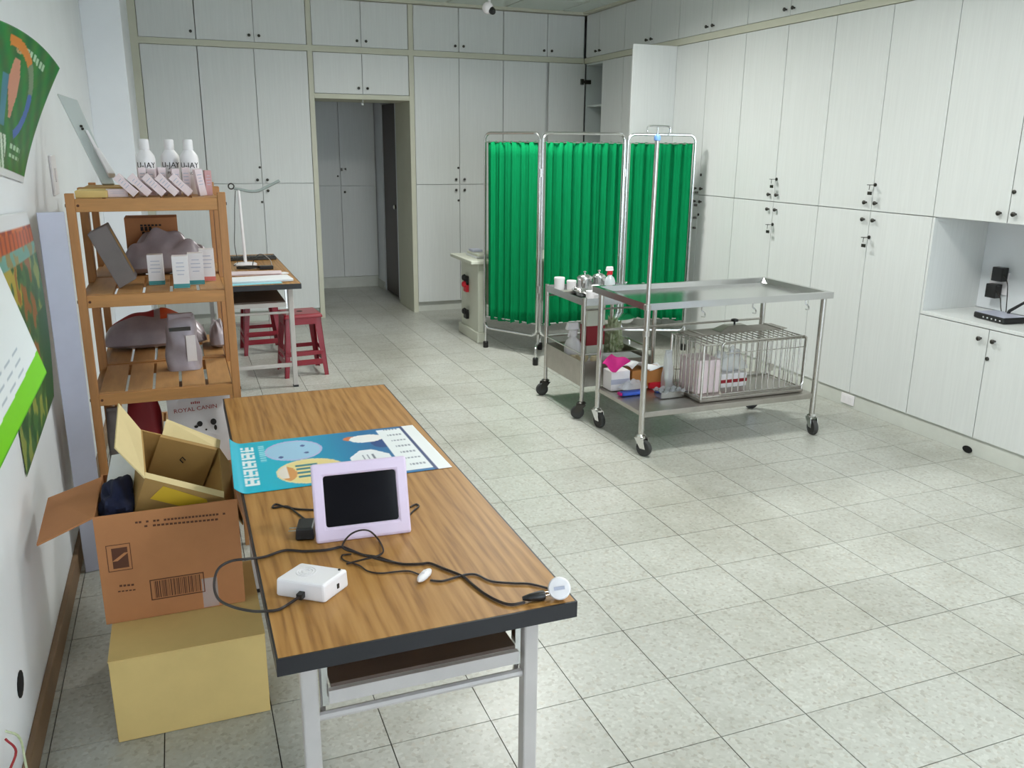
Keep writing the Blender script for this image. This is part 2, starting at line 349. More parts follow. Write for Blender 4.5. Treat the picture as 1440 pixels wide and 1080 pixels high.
# ceiling lights
for k, (lx, ly, lp) in enumerate(LAMPS):
    cx = gx0+.3+round((lx-gx0-.3)/.6)*.6; cy = gy0-.3-round((gy0-.3-ly)/.6)*.6
    t = thing('ceiling_light', 'square recessed fluorescent ceiling light '+('close to the shopfront window', 'between the folding table and the exam table', 'nearest the corridor doorway')[k], 'ceiling light', (cx, cy, ZC), 0, 'recessed ceiling lights')
    b = B()
    for a, c_, e, f in ((-.3, .3, -.3, -.275), (-.3, .3, .275, .3), (-.3, -.275, -.275, .275), (.275, .3, -.275, .275)): b.box(a, c_, e, f, -.006, .012)
    b.obj('frame', 'white', t, world=False)
    b = B(); b.box(-.275, .275, -.275, .275, 0, .008); b.obj('diffuser', 'lamp', t, world=False)
    ld = bpy.data.lights.new('fluorescent_light', 'AREA'); ld.shape = 'SQUARE'; ld.size = .54; ld.energy = lp; ld.color = LAMP_COL; ld.spread = math.radians(162)
    lo_ = bpy.data.objects.new('fluorescent_light', ld); C.objects.link(lo_); lo_.parent = t; lo_.location = (0, 0, -.004)

# ================================================================== CABINETS
KN = None
def knob_mesh():
    b = B(); b.lathe([(.006, 0), (.005, .012), (.012, .016), (.013, .024), (.009, .028), (0, .029)], 12); o = b.obj('knob', 'dark', None, True, world=False); me = o.data; bpy.data.objects.remove(o); return me
def lock_mesh():
    b = B(); b.lathe([(.011, 0), (.011, .005), (.008, .007), (0, .007)], 12); o = b.obj('lock', 'dark', None, True, world=False); me = o.data; bpy.data.objects.remove(o); return me
def key_mesh():
    b = B(); b.lathe([(.011, 0), (.011, .006), (0, .007)], 12); b.box(-.0015, .0015, -.006, .006, .006, .03); b.box(-.002, .002, -.013, .013, .03, .055)
    b.box(-.015, .005, -.02, .012, .04, .046, Matrix.Translation((-.045, 0, 0))); b.tube([(-.002, 0, .045), (-.03, .004, .043)], .002, 6)
    o = b.obj('key', 'dark', None, False, world=False); me = o.data; bpy.data.objects.remove(o); return me
KN, LK, KY = knob_mesh(), lock_mesh(), key_mesh()
class Plane:
    def __init__(s, kind): s.k = kind
    def box(s, b, u0, u1, d0, d1, z0, z1):
        if s.k == 'R': return b.box(XR+d0, XR+d1, u0, u1, z0, z1)
        return b.box(u0, u1, YB+d0, YB+d1, z0, z1)
    def pt(s, u, d, z): return Vector((XR+d, u, z)) if s.k == 'R' else Vector((u, YB+d, z))
    def rot(s): return (0, -math.pi/2, 0) if s.k == 'R' else (math.pi/2, 0, 0)
def fit(me, name, P, u, z, parent, base):
    o = bpy.data.objects.new(name, me); C.objects.link(o); o.parent = parent; o.location = P.pt(u, 0, z)-base; o.rotation_euler = P.rot()
def cabinet(name, label, P, u0, u1, z0, z1, doors, depth=.40, group=None, open_u=None, d0=.019):
    base = P.pt((u0+u1)/2, depth/2, z0); t = thing(name, label, 'cabinet', base, 0, group)
    b = B(base); th = .018
    e = .0015
    if open_u is None: P.box(b, u0+e, u1-e, d0, depth, z0, z1)
    else:
        P.box(b, u0+e, u0+th, d0, depth, z0, z1); P.box(b, u1-th, u1-e, d0, depth, z0, z1)
        P.box(b, u0+th, u1-th, depth-th, depth, z0, z1); P.box(b, u0+th, u1-th, d0, depth-th, z0, z0+th); P.box(b, u0+th, u1-th, d0, depth-th, z1-th, z1)
    b.obj('body', 'lamin' if open_u else 'lam', t)
    if open_u:
        for zz in open_u: b = B(base); P.box(b, u0+th+e, u1-th-e, d0+.012, depth-th-e, zz, zz+th); b.obj('shelf', 'lamin', t)
    for (a, c, za, zb, ks) in doors:
        b = B(base); g = .0026; P.box(b, a+g, c-g, 0, .0175, za+g, zb-g); dr = b.obj('door', 'lam', t, bevel=.0012)
        for kind, u, z in ks: fit({'k': KN, 'l': LK, 'y': KY}[kind], {'k': 'knob', 'l': 'lock', 'y': 'key'}[kind], P, u, z, dr, base)
    return t
PR, PB = Plane('R'), Plane('B')
ZS, ZT, ZU = 1.275, 2.465, 2.518     # split height, top of tall doors, bottom of top cabinets
def pair(u0, um, u1, za, zb, zk, lockz=None, kd=.044, lk='l', up=True):
    A = [('k', um-kd, zk)]; Bq = [('k', um+kd, zk)]
    if lockz: A.append((lk, um-.015, lockz))
    return [(u0, um, za, zb, A), (um, u1, za, zb, Bq)]
S = [3.272, 3.75, 4.232, 4.71, 5.183, 5.663, 6.152, 6.62]
for i, (a, m_, c, lab, lk) in enumerate([(3.75, 4.232, 4.71, 'tall white cabinet beside the open niche, key hanging in the upper door lock', 'y'), (4.71, 5.183, 5.663, 'tall white cabinet right behind the steel exam table, keys in two locks', 'y'), (5.663, 6.152, 6.62, 'tall white cabinet beside the green screen, between the swung-open door and the cabinets with keys', 'l')]):
    cabinet('tall_cabinet', lab, PR, a, c, .10, ZT, pair(a, m_, c, .10, ZS, 1.221, 1.115, lk=lk)+pair(a, m_, c, ZS, ZT, 1.325, 1.434, lk=lk))
# niche bay
cabinet('base_cabinet', 'low white cabinet with two doors under the router niche', PR, 2.79, 3.75, .10, .715, pair(2.79, 3.272, 3.75, .10, .715, .658, .556), depth=.42)
cabinet('wall_cabinet', 'white upper cabinet with two doors above the router niche', PR, 2.79, 3.75, ZS, ZT, pair(2.79, 3.272, 3.75, ZS, ZT, 1.327, 1.438), depth=.42)
b = B((4.23, 3.27, .715)); b.box(XR-.004, 4.44, 2.79, 3.7315, .717, .737); tag(b.obj('worktop', 'lam', bevel=.002), 'white niche worktop carrying the black router', 'worktop')
b = B((4.23, 3.74, .715)); b.box(XR+.001, 4.44, 3.7325, 3.7485, .717, ZS-.002); tag(b.obj('niche_side_panel', 'lam'), 'white side panel closing the end of the router niche', 'panel')
b = B(); b.box(4.442, 4.458, 2.79, 3.75, .74, ZS); struct(b.obj('wall_niche_back', 'wall'))
cabinet('tall_cabinet', 'tall white cabinet on the camera side of the router niche', PR, 1.83, 2.788, .10, ZT, pair(1.83, 2.31, 2.788, .10, ZS, 1.221, 1.115)+pair(1.83, 2.31, 2.788, ZS, ZT, 1.325, 1.434))
# open bay next to the screen and corner bay
t = cabinet('tall_cabinet', 'tall white cabinet with one door swung wide open behind the green screen', PR, 6.622, 7.555, .10, ZT,
        [(6.622, 7.085, .10, ZS, []), (7.085, 7.555, .10, ZS, [('k', 7.13, 1.221)]), (7.085, 7.555, ZS, ZT, [('k', 7.13, 1.325)])], open_u=(.55, .92, ZS-.009, 1.68, 2.06))
base = t.location
b = B(base); b.box(XR-.415, XR-.002, 6.612, 6.63, ZS+.002, ZT-.002); dr = b.obj('door', 'lam', t, bevel=.0012)
t = cabinet('tall_cabinet', 'tall white corner cabinet standing open with inner shelves showing', PR, 7.557, 8.395, .10, ZT,
        [(7.557, 7.99, .10, ZS, []), (7.557, 7.99, ZS, ZT, []), (7.99, 8.395, .10, ZS, [])], open_u=(.5, .9, ZS-.009, 1.66, 2.045))
base = t.location
b = B(base); b.box(XR-.40, XR-.004, 8.372, 8.390, ZS+.002, ZT-.004); dr = b.obj('door', 'lam', t, bevel=.0012)
for zz in (1.50, 2.29):
    b = B(base); b.box(XR-.055, XR-.02, 8.352, 8.372, zz-.028, zz+.028); b.box(XR-.005, XR+.06, 8.352, 8.376, zz-.02, zz+.02); b.cyl((XR-.02, 8.36, zz), (XR+.005, 8.36, zz), .014, 8); b.obj('hinge', 'dark', dr, bevel=.003)
# top cabinets on the right
TS = [(1.86, 2.82), (2.82, 3.76), (3.76, 4.702), (4.702, 5.661), (5.661, 6.607), (6.607, 7.553), (7.553, 8.37)]
TL = ['nearer the shopfront', 'above the router niche', 'above the cabinet with one hanging key', 'above the cabinet behind the steel exam table', 'above the far end of the green screen', 'above the cabinet whose door is swung open', 'in the far right corner of the room']
for (a, c), l in zip(TS, TL):
    m_ = (a+c)/2 if c < 8.3 else 8.08
    cabinet('top_cabinet', 'white ceiling-height cupboard with two small doors, '+l, PR, a, c, ZU, ZC-.014, pair(a, m_, c, ZU, ZC-.014, 2.563, kd=.042))
b = B(); b.box(XR-.006, 4.44, 1.83, 8.39, ZT+.001, ZU-.001); struct(b.obj('trim_1', 'trim', bevel=.002))
b = B(); b.box(XR+.012, 4.44, 1.83, 8.42, 0, .099); struct(b.obj('baseboard_right', 'toe'))
# back wall cabinets
DB = .575
cabinet('tall_cabinet', 'narrow tall white cabinet in the far left corner behind the shelf', PB, -.18, .283, .10, ZT, [(-.18, .283, .10, ZS+.025, [('k', .245, 1.23)]), (-.18, .283, ZS+.025, ZT, [('k', .245, 1.33)])], depth=DB)
cabinet('tall_cabinet', 'tall white two-door cabinet left of the dark doorway, behind the desk lamp', PB, .285, 1.228, .10, ZT, pair(.285, .76, 1.228, .10, ZS+.02, 1.23, 1.127)+pair(.285, .76, 1.228, ZS+.02, ZT, 1.328, 1.44), depth=DB)
cabinet('tall_cabinet', 'tall white two-door cabinet right of the dark doorway', PB, 2.224, 3.134, .10, ZT, pair(2.224, 2.675, 3.134, .10, ZS, 1.221, 1.117)+pair(2.224, 2.675, 3.134, ZS, ZT, 1.325, 1.436), depth=DB)
cabinet('tall_cabinet', 'narrow tall white cabinet in the back row behind the green screen', PB, 3.136, 3.602, .10, ZT, [(3.136, 3.602, .10, ZS, []), (3.136, 3.602, ZS, ZT, [])], depth=DB)
b = B((3.81, 8.5, 0)); b.box(3.604, XR-.006, 8.425, 8.97, .10, ZT); tag(b.obj('filler_panel', 'lam'), 'white filler panel in the back corner behind the folded-open door', 'panel')
cabinet('bridge_cabinet', 'white cupboard with two small doors directly over the doorway', PB, 1.277, 2.173, 2.105, ZT, pair(1.277, 1.727, 2.173, 2.105, ZT, 2.158, kd=.042), depth=DB)
for a, m_, c, l in ((-.18, None, .283, 'single-door white ceiling-height cupboard in the far left corner'), (.285, .77, 1.228, 'white ceiling-height cupboard above the desk lamp cabinet, left of the doorway'), (1.277, 1.727, 2.173, 'white ceiling-height cupboard centred over the doorway'), (2.224, 2.675, 3.134, 'white ceiling-height cupboard right of the doorway, behind the security camera'), (3.136, 3.604, XR-.008, 'white ceiling-height cupboard at the right end of the back row')):
    cabinet('top_cabinet', l, PB, a, c, ZU, ZC-.022, pair(a, m_, c, ZU, ZC-.022, 2.572, kd=.042) if m_ else [(a, c, ZU, ZC-.022, [('k', c-.04, 2.58)])], depth=DB)
b = B(); b.box(-.245, XR-.008, YB-.008, YB+DB, ZT+.001, ZU-.001); struct(b.obj('trim_2', 'trim'))
for n, (a, c) in enumerate(((-.245, -.182), (1.23, 1.275), (2.175, 2.222))):
    b = B(); b.box(a, c, YB-.0055, YB+.59, 0, ZC-.022); struct(b.obj('trim_%d' % (n+3), 'trim'))
b = B(); b.box(1.276, 2.174, YB-.006, YB+.59, 2.06, 2.103); struct(b.obj('trim_6', 'trim', bevel=.002))
b = B(); b.box(-.18, 1.228, YB+.045, YB+DB, 0, .099); b.box(2.224, 4.0, YB+.045, YB+DB, 0, .099); struct(b.obj('baseboard_back', 'toe'))
# corridor cabinet
Pc = Plane('B'); _y = YB; YB = 10.2
t = cabinet('corridor_cabinet', 'tall white cabinet in the dim corridor beyond the doorway', Pc, 1.18, 2.215, .13, 2.5, [(1.18, 1.80, .13, 1.19, []), (1.80, 2.215, .13, 1.19, [('k', 1.84, 1.12)]), (1.18, 1.80, 1.19, 2.5, [('l', 1.77, 1.3)]), (1.80, 2.215, 1.19, 2.5, [('y', 1.86, 1.38)])], depth=.5)
b = B(); b.box(1.18, 2.215, 10.215, 10.7, 0, .128); struct(b.obj('baseboard_corridor_end', 'toe'))
YB = _y
# hanging magnet latch over the doorway
b = B((1.72, 8.38, 2.06)); b.cyl((1.72, 8.385, 2.061), (1.72, 8.385, 2.03), .004, 6); b.lathe([(0, 0), (.012, .004), (.014, .02), (.006, .03)], 10, (1.72, 8.385, 2.002)); tag(b.obj('door_stop', 'chrome', smooth=True), 'tiny metal hook hanging at the top of the doorway', 'hook')

# ================================================================== FOLDING TABLES
def folding_table(label, x0, x1, y0, y1, z):
    t = thing('folding_table', label, 'table', ((x0+x1)/2, (y0+y1)/2, 0)); wx, ly = (x1-x0)/2, (y1-y0)/2
    b = B(); b.box(-wx+.004, wx-.004, -ly+.004, ly-.004, z-.034, z); b.obj('tabletop', 'wood', t, world=False)
    b = B()
    for q in ((-wx, wx, -ly, -ly+.004), (-wx, wx, ly-.004, ly), (-wx, -wx+.004, -ly+.004, ly-.004), (wx-.004, wx, -ly+.004, ly-.004)): b.box(*q, z-.036, z-.0005)
    b.obj('edge_band', 'blackm', t, world=False)
    for sx in (-1, 1):
        for sy in (-1, 1):
            cx, cy = sx*(wx-.065), sy*(ly-.10)
            b = B(); b.box(cx-.0165, cx+.0165, cy-.0165, cy+.0165, .012, z-.036); lg = b.obj('leg', 'legpaint', t, bevel=.004, world=False)
            b = B(); b.box(cx-.018, cx+.018, cy-.018, cy+.018, 0, .014); b.obj('foot_cap', 'black', lg, world=False)
            b = B(); b.tube([(cx-sx*.024, cy, z-.04), (cx-sx*.026, cy, z-.17), (cx-sx*.026, cy-sy*.02, z-.23)], .006, 6); b.box(cx-sx*.03-.006, cx-sx*.03+.006, cy-.012, cy+.012, z-.18, z-.04); b.obj('hinge_bracket', 'chrome', lg, world=False)
    for sy in (-1, 1):
        cy = sy*(ly-.10)
        b = B(); b.box(-wx+.0815, wx-.0815, cy-.012, cy+.012, .145, .172); b.obj('crossbar', 'legpaint', t, bevel=.003, world=False)
        b = B(); b.cyl((-wx+.0815, cy, z-.21), (wx-.0815, cy, z-.21), .009, 8); b.obj('stay_rod', 'legpaint', t, True, world=False)
    b = B(); b.box(-wx+.105, wx-.105, -ly+.08, ly-.08, z-.135, z-.127); b.obj('undershelf', 'undert', t, world=False)
    for sy in (-1, 1):
        b = B(); b.box(-wx+.1, wx-.1, sy*(ly-.075)-.006, sy*(ly-.075)+.006, z-.165, z-.136); b.obj('undershelf_lip', 'legpaint', t, world=False)
    return t
ZT1 = .74
folding_table('wood-grain folding table with the tablet frame and cables on it', .095, .695, 1.41, 3.172, ZT1)
folding_table('wood-grain folding table with papers and a desk lamp, beside the red stools', .135, .738, 5.85, 7.6, ZT1)

# ---- things on the front table
def poster_paint(u, v):   # u along X (left to right), v from near to far
    if u > .93: return (240, 242, 244)
    if u > .915: return (52, 70, 120)
    base = (0, 178, 206) if u < .45 else (32, 130, 178)
    base = tuple(int(a+(b_-a)*min(1, max(0, (u-.2)/.5))) for a, b_ in zip((8, 184, 210), (38, 112, 164)))
    def ell(cx, cy, rx, ry): return ((u-cx)/rx)**2+((v-cy)/ry)**2 < 1
    if ell(.31, .72, .145, .215):
        if not ell(.31, .72, .135, .195): return (190, 190, 232)
        for cx, cy in ((.36, .80), (.24, .60), (.37, .64)):
            if ell(cx, cy, .012, .02): return (70, 90, 150)
        return (164, 206, 234)
    if ell(.36, .27, .165, .235):
        if not ell(.36, .27, .155, .215): return (240, 222, 170)
        if .205 < u < .25 and .18 < v < .42: return (238, 226, 214)
        for k in range(4):
            if .29 < u < .40 and abs(v-(.18+.07*k)) < .018: return (60, 130, 140)
        if ell(.24, .26, .05, .14): return (226, 160, 92)
        return (240, 220, 150)
    if u > .78 and .04 < v < .96:
        c = (238, 242, 244)
        if .82 < u < .90 and (int(v*30) % 4 == 0) and int(u*160) % 3: return (150, 156, 168)
        return c
    if .56 < u < .76 and .18 < v < .55 and abs(u-.66)/.13+abs(v-.36)/.25 < 1:
        if .62 < u < .70 and int(u*120) % 3 == 0 and .3 < v < .45: return (120, 126, 140)
        return (238, 240, 244)
    if ell(.70, .80, .09, .09): return (244, 240, 238)
    if ell(.63, .83, .05, .05): return (214, 120, 70)
    if ell(.76, .68, .05, .12): return (34, 70, 130)
    if .05 < u < .115 and .12 < v < .9:
        k = ((v-.12)/.78*4.6) % 1; q = (u-.05)/.065
        if k < .86 and (abs(k-.12) < .10 or abs(k-.72) < .11 or abs(q-.5) < .14 or (q > .78 and k < .5) or (q < .2 and k > .3)): return (242, 248, 250)
    if .14 < u < .165 and .55 < v < .9 and int(v*70) % 3: return (150, 222, 236)
    return base
pq = [pz(330, 697, ZT1+.001), pz(636, 657, ZT1+.001), pz(580, 598, ZT1+.001), pz(323, 626, ZT1+.001)]
_bl = bilin(*pq)
def pfn(u, v):
    p = _bl(u, v); p = p.copy(); p.z = ZT1+.0016
    e = max(0, .10-p.x); p.z -= 0 if e == 0 else min(.012, e*.35)*0
    if u < .06: p.z += .02*((.06-u)/.06)**2
    return p
o = sheet('poster', pfn, poster_paint, 170, 110, off=(.38, 2.42, ZT1)); tag(o, 'blue printed poster lying flat on the table behind the tablet frame', 'poster')
# digital frame
fT = frameT(pz(513, 757, ZT1), pz(577, 749, ZT1)-pz(450, 765, ZT1), (0, .30, .954))
t = thing('tablet_frame', 'lilac-white digital photo frame with dark screen propped on the table', 'photo frame', fT.translation)
Rt = fT.to_3x3().to_4x4()
b = B(); W2, HH = .112, .185
prof = [(-W2, 0), (W2, 0), (W2, HH), (-W2, HH)]
def ring(b, o_, i_, z0, z1, T_):
    for k in range(4):
        a, c = o_[k], o_[(k+1) % 4]; d_, e = i_[(k+1) % 4], i_[k]
        b.hexa([T_ @ Vector((*p, z0)) for p in (a, c, d_, e)]+[T_ @ Vector((*p, z1)) for p in (a, c, d_, e)])
inn = [(-W2+.026, .036), (W2-.028, .036), (W2-.028, HH-.030), (-W2+.026, HH-.030)]
VV = [Rt @ Vector((*p, z_)) for z_ in (-.016, .004) for pp_ in (prof, inn) for p in pp_]
b.add(VV, [f for k in range(4) for j in [(k+1) % 4] for f in ((8+k, 8+j, 12+j, 12+k), (k, 4+k, 4+j, j), (k, j, 8+j, 8+k), (4+k, 12+k, 12+j, 4+j))]); b.obj('bezel', 'lilac', t, bevel=.006, world=False)
b = B(); b.box(-W2+.022, W2-.022, .030, HH-.024, -.012, -.001, Rt); b.obj('display', 'screen', t, world=False)
b = B(); b.box(-W2+.01, W2-.01, .01, HH-.01, -.030, -.016, Rt); b.obj('back_housing', 'lilac', t, bevel=.008, world=False)
b = B(); b.hexa([Rt @ Vector(q) for q in ((-.02, .10, -.03), (.02, .10, -.03), (.02, .115, -.03), (-.02, .115, -.03))]+[Vector((-.02, .098, .0015)), Vector((.02, .098, .0015)), Vector((.02, .104, .0015)), Vector((-.02, .104, .0015))]); b.obj('prop_leg', 'lilac', t, world=False)
# white alarm box
q = [pz(388, 838, ZT1), pz(457, 849, ZT1), pz(491, 824, ZT1)]; q.append(q[0]+q[2]-q[1])
c0 = (q[0]+q[2])/2; t = thing('white_device', 'small white plastic box with a cable socket on the wooden table', 'device', c0)
hh = .040; dn = [p-c0 for p in q]; b = B(); b.hexa([p*1.0 for p in dn]+[p*.97+Vector((0, 0, hh)) for p in dn]); b.obj('housing', 'white', t, bevel=.005, world=False)
fx = (dn[1]-dn[0]).normalized(); fn_ = fx.cross(Vector((0, 0, 1)))
p = dn[0]*.45+dn[1]*.55; p = p+Vector((0, 0, .014)); b = B(); b.box(-.006, .006, -.014, .004, -.006, .006, Matrix.Translation(p) @ frameT((0, 0, 0), fx, Vector((0, 0, 1)).cross(fx)).to_3x3().to_4x4()); b.obj('cable_plug', 'black', t, world=False)
SOCK = c0+p+fn_*.012
b = B()
for r in (.008, .014, .020): b.tube([Vector((-.01+r*math.cos(a), .012+r*math.sin(a), hh+.0003)) for a in [k*math.pi/10 for k in range(20)]], .0012, 5, True)
b.obj('speaker_grille', 'whitem', t, world=False)
sd = (dn[2]-dn[1]).normalized(); p2 = dn[1]*.45+dn[2]*.55; b = B(); b.box(-.003, .003, -.001, .002, -.005, .005, Matrix.Translation(p2+Vector((0, 0, .018))) @ frameT((0, 0, 0), sd, Vector((0, 0, 1)).cross(sd)).to_3x3().to_4x4()); b.obj('switch', 'dark', t, world=False)
b = B(); b.cyl(dn[2]*.75+Vector((0, 0, hh-.001)), dn[2]*.75+Vector((0, 0, hh+.002)), .003, 8); b.obj('indicator', 'dark', t, world=False)
# adapter
c0 = pz(431, 752, ZT1); t = thing('power_adapter', 'black plug-in power adapter lying beside the tablet frame', 'power adapter', c0, math.radians(-14))
b = B(); b.hexa([(-.022, -.034, .001), (.022, -.034, .001), (.022, .034, .001), (-.022, .034, .001), (-.020, -.03, .030), (.020, -.03, .030), (.020, .032, .030), (-.020, .032, .030)]); b.obj('housing', 'black', t, bevel=.004, world=False)
for s in (-1, 1): b = B(); b.box(-.040, -.021, s*.008-.003, s*.008+.003, .014, .0155); b.obj('prong', 'chrome', t, world=False)
def on_table(pts, dz=.003, z=None): return [pz(x, y, (ZT1 if z is None else z)+dz) + (Vector((0, 0, 0))) for x, y in pts]
b = B(); pts = on_table([(434, 734), (418, 722), (404, 712), (384, 714), (388, 709), (402, 713), (420, 716), (445, 717)], .003); b.tube(smooth_path(pts, 6), .0025, 6); tag(b.obj('adapter_cable', 'cable', smooth=True), 'thin dark cable looping from the black adapter to the tablet frame', 'cable')
b = B(); pts = on_table([(576, 724), (582, 718), (589, 712), (585, 709), (577, 713)], .003); b.tube(smooth_path(pts, 6), .0022, 6); tag(b.obj('cable_loop', 'cable', smooth=True), 'short dark cable loop sticking out behind the tablet frame', 'cable')
main = [(303, 850), (302, 820), (313, 795), (340, 787), (368, 785), (400, 774), (430, 775), (460, 773), (480, 769), (490, 772), (510, 780), (530, 783), (545, 788), (565, 793), (590, 793), (604, 792), (620, 798), (650, 810), (662, 820), (680, 834), (700, 845), (718, 850), (738, 847)]
P_ = [SOCK, pz(408, 848, ZT1+.004), pz(392, 857, ZT1+.004), Vector((.091, 1.585, ZT1+.003))]
P_ += [py(x, y, Y) for x, y, Y in ((352, 859, 1.63), (326, 853, 1.68), (307, 842, 1.74), (301, 822, 1.78), (307, 800, 1.80), (325, 789, 1.81), (348, 786, 1.81))]
P_ += [pz(372, 783, ZT1+.004)]+[pz(x, y, ZT1+.004) for x, y in main[5:]]
b = B(); b.tube(smooth_path(P_, 6), .0030, 7)
tag(b.obj('black_cable', 'cable', smooth=True), 'long dark cord looping off the table edge from the white box to the black plug', 'cable')
t = thing('cord_plug', 'black inline plug at the end of the cord near the table corner', 'plug', pz(752, 845, ZT1)); 
b = B(); b.tube([(-.026, .003, .009), (-.012, .0, .010), (.012, -.001, .010), (.020, -.001, .010)], [.004, .008, .011, .010], 10); b.obj('plug_body', 'black', t, True, world=False)
for s in (-1, 1): b = B(); b.box(.019, .036, s*.006-.0008, s*.006+.0008, .007, .012); b.obj('prong', 'chrome', t, world=False)
loop = [(568, 793), (530, 786), (505, 778), (482, 770), (490, 754), (505, 746), (520, 747), (533, 760), (539, 775), (530, 782), (510, 787), (487, 793)]
b = B(); z_ = [.004, .011, .012, .012, .013, .013, .013, .012, .012, .014, .011, .004]
b.tube(smooth_path([py(x, y, 1.825-.004*abs(k_-5.5)) if 4 <= k_ <= 7 else pz(x, y, ZT1+k) for k_, ((x, y), k) in enumerate(zip(loop, z_))], 6), .0022, 6); tag(b.obj('coiled_cable', 'cable', smooth=True), 'thin black cable curled in a loop in front of the tablet frame', 'cable')
b = B(); b.tube(smooth_path(on_table([(494, 779), (481, 781), (484, 788), (505, 795), (517, 803), (535, 806), (556, 804), (575, 803), (590, 808)], .003), 6), .0018, 6); tag(b.obj('switch_cable', 'cable', smooth=True), 'thin dark cable leading to the white inline switch', 'cable')
b = B(); b.tube(smooth_path(on_table([(605, 816), (622, 817), (640, 812), (655, 808), (670, 808), (690, 817), (720, 820), (745, 821), (774, 828)], .0035), 6), .0024, 6); tag(b.obj('sensor_cable', 'cable', smooth=True), 'dark cable running from the white switch to the round white sensor', 'cable')
# inline switch
c0 = pz(597, 814, ZT1); t = thing('inline_switch', 'small white oval inline cord switch on the table', 'switch', c0, math.radians(48))
b = B(); b.lathe([(0, 0), (.6, .06), (.95, .3), (1, .5), (.95, .7), (.6, .94), (0, 1)], 14, (0, 0, .0005), Matrix.Diagonal((.029, .0105, .016, 1))); b.obj('housing', 'white', t, True, world=False)
b = B(); b.box(-.006, .006, -.004, .004, .014, .019); b.obj('rocker', 'whitem', t, bevel=.001, world=False)
# round sensor
c0 = pz(786, 842, ZT1); t = thing('round_sensor', 'round white disc sensor standing on the corner of the table', 'sensor', c0)
vd = Vector((-.35, -.80, .45)).normalized(); q = vd.to_track_quat('Z', 'Y').to_matrix().to_4x4()
b = B(); b.lathe([(0, -.016), (.014, -.016), (.019, -.006), (.0235, 0), (.0235, .006), (.021, .010), (0, .012)], 24, (0, 0, .024), q); b.obj('housing', 'white', t, True, world=False)
b = B(); b.box(-.011, .011, -.003, .004, .0118, .0125, Matrix.Translation((0, 0, .024)) @ q @ Matrix.Rotation(math.radians(10), 4, 'Z')); b.obj('label_strip', 'lily', t, world=False)

# ================================================================== BOXES BESIDE THE TABLE
t = thing('storage_carton', 'plain tan cardboard carton on the floor under the brown printed box', 'box', (-.08, 2.5, 0))
x0, x1, y0, y1, z1 = -.287, .130, 2.312, 2.80, .262
b = B(t.location); b.box(x0, x1, y0, y1, .001, z1-.003); b.obj('body', 'cardy', t, bevel=.003)
b = B(t.location); b.box(x0-.001, x1+.001, y0-.001, y0+.24, z1-.003, z1); b.obj('lid_flap', 'cardy', t); b = B(t.location); b.box(x0-.001, x1+.001, y0+.242, y1+.001, z1-.003, z1); b.obj('lid_flap', 'cardy', t)
# brown box
x0, x1, y0, y1, z0, z1 = -.303, .092, 2.519, 2.87, .263, .607; base = Vector((-.1, 2.7, z0))
t = thing('brown_carton', 'open brown cardboard carton with printed front holding a smaller box and navy cloth', 'box', base); e = .005
b = B(base); b.box(x0, x1, y0, y0+e, z0, z1); fr = b.obj('front_wall', 'card', t, bevel=.001)
b = B(base); b.box(x0, x1, y1-e, y1, z0, z1); b.obj('back_wall', 'card', t)
b = B(base); b.box(x0, x0+e, y0+e, y1-e, z0, z1); b.obj('side_wall', 'card', t); b = B(base); b.box(x1-e, x1, y0+e, y1-e, z0, z1); b.obj('side_wall', 'card', t)
b = B(base); b.box(x0+e, x1-e, y0+e, y1-e, z0, z0+e); b.obj('bottom', 'card', t)
b = B(base); b.slab([(x0, y0+.003, z1), (x0, y1-.02, z1), (x0-.155, y1-.03, z1-.045), (x0-.155, y0+.035, z1-.075)], .005); b.obj('flap', 'card', t)
b = B(base); b.slab([(x1+.001, y0+.01, z1), (x1+.04, y0+.02, z1-.17), (x1+.04, y1-.02, z1-.17), (x1+.001, y1-.01, z1)], .005, Vector((1, 0, .2)).normalized()); b.obj('flap', 'card', t)
b = B(base); yp = y0-.0006
def pl(xa, xb, za, zb): b.box(xa, xb, yp, y0+.0005, za, zb)
def fp(x, y): return py(x, y, y0)
def dashes(xa, ya, xb, yb, n, h):   # a row of small printed letters along a pixel segment
    A, Z = fp(xa, ya), fp(xb, yb); 
    for k in range(n):
        f0, f1 = k/n, (k+.72)/n
        if random.random() < .14: continue
        p, q_ = A.lerp(Z, f0), A.lerp(Z, f1); zz = (p.z+q_.z)/2; pl(p.x, q_.x, zz-h/2, zz+h/2)
dashes(190, 735, 318, 722, 26, .006); dashes(203, 740, 308, 730, 18, .006)
dashes(168, 824, 190, 822, 4, .006); dashes(166, 832, 192, 829, 5, .004)
A, Z = fp(156, 772), fp(182, 797); pl(A.x, Z.x, Z.z, A.z)
A, Z = fp(210, 816), fp(289, 832)
for q in ((A.x, Z.x, A.z-.003, A.z), (A.x, Z.x, Z.z, Z.z+.003), (A.x, A.x+.003, Z.z, A.z), (Z.x-.003, Z.x, Z.z, A.z)): pl(*q)
xx = A.x+.012
while xx < Z.x-.012: w_ = random.choice((.0012, .002, .0032)); pl(xx, xx+w_, Z.z+.006, A.z-.006); xx += w_+random.choice((.0016, .0028))
A, Z = fp(148, 768), fp(187, 800)
for q in ((A.x, Z.x, A.z-.002, A.z), (A.x, Z.x, Z.z, Z.z+.002), (A.x, A.x+.002, Z.z, A.z), (Z.x-.002, Z.x, Z.z, A.z)): pl(*q)
b.obj('printing', 'ink', fr)['kind'] = 'stuff'
b = B(base); A, Z = fp(158, 790), fp(181, 776); b.slab([(A.x, yp-.0004, A.z), (A.x+.014, yp-.0004, A.z), (Z.x, yp-.0004, Z.z), (Z.x-.012, yp-.0004, Z.z)], .0004, Vector((0, -1, 0))); b.obj('emblem', 'card', fr)
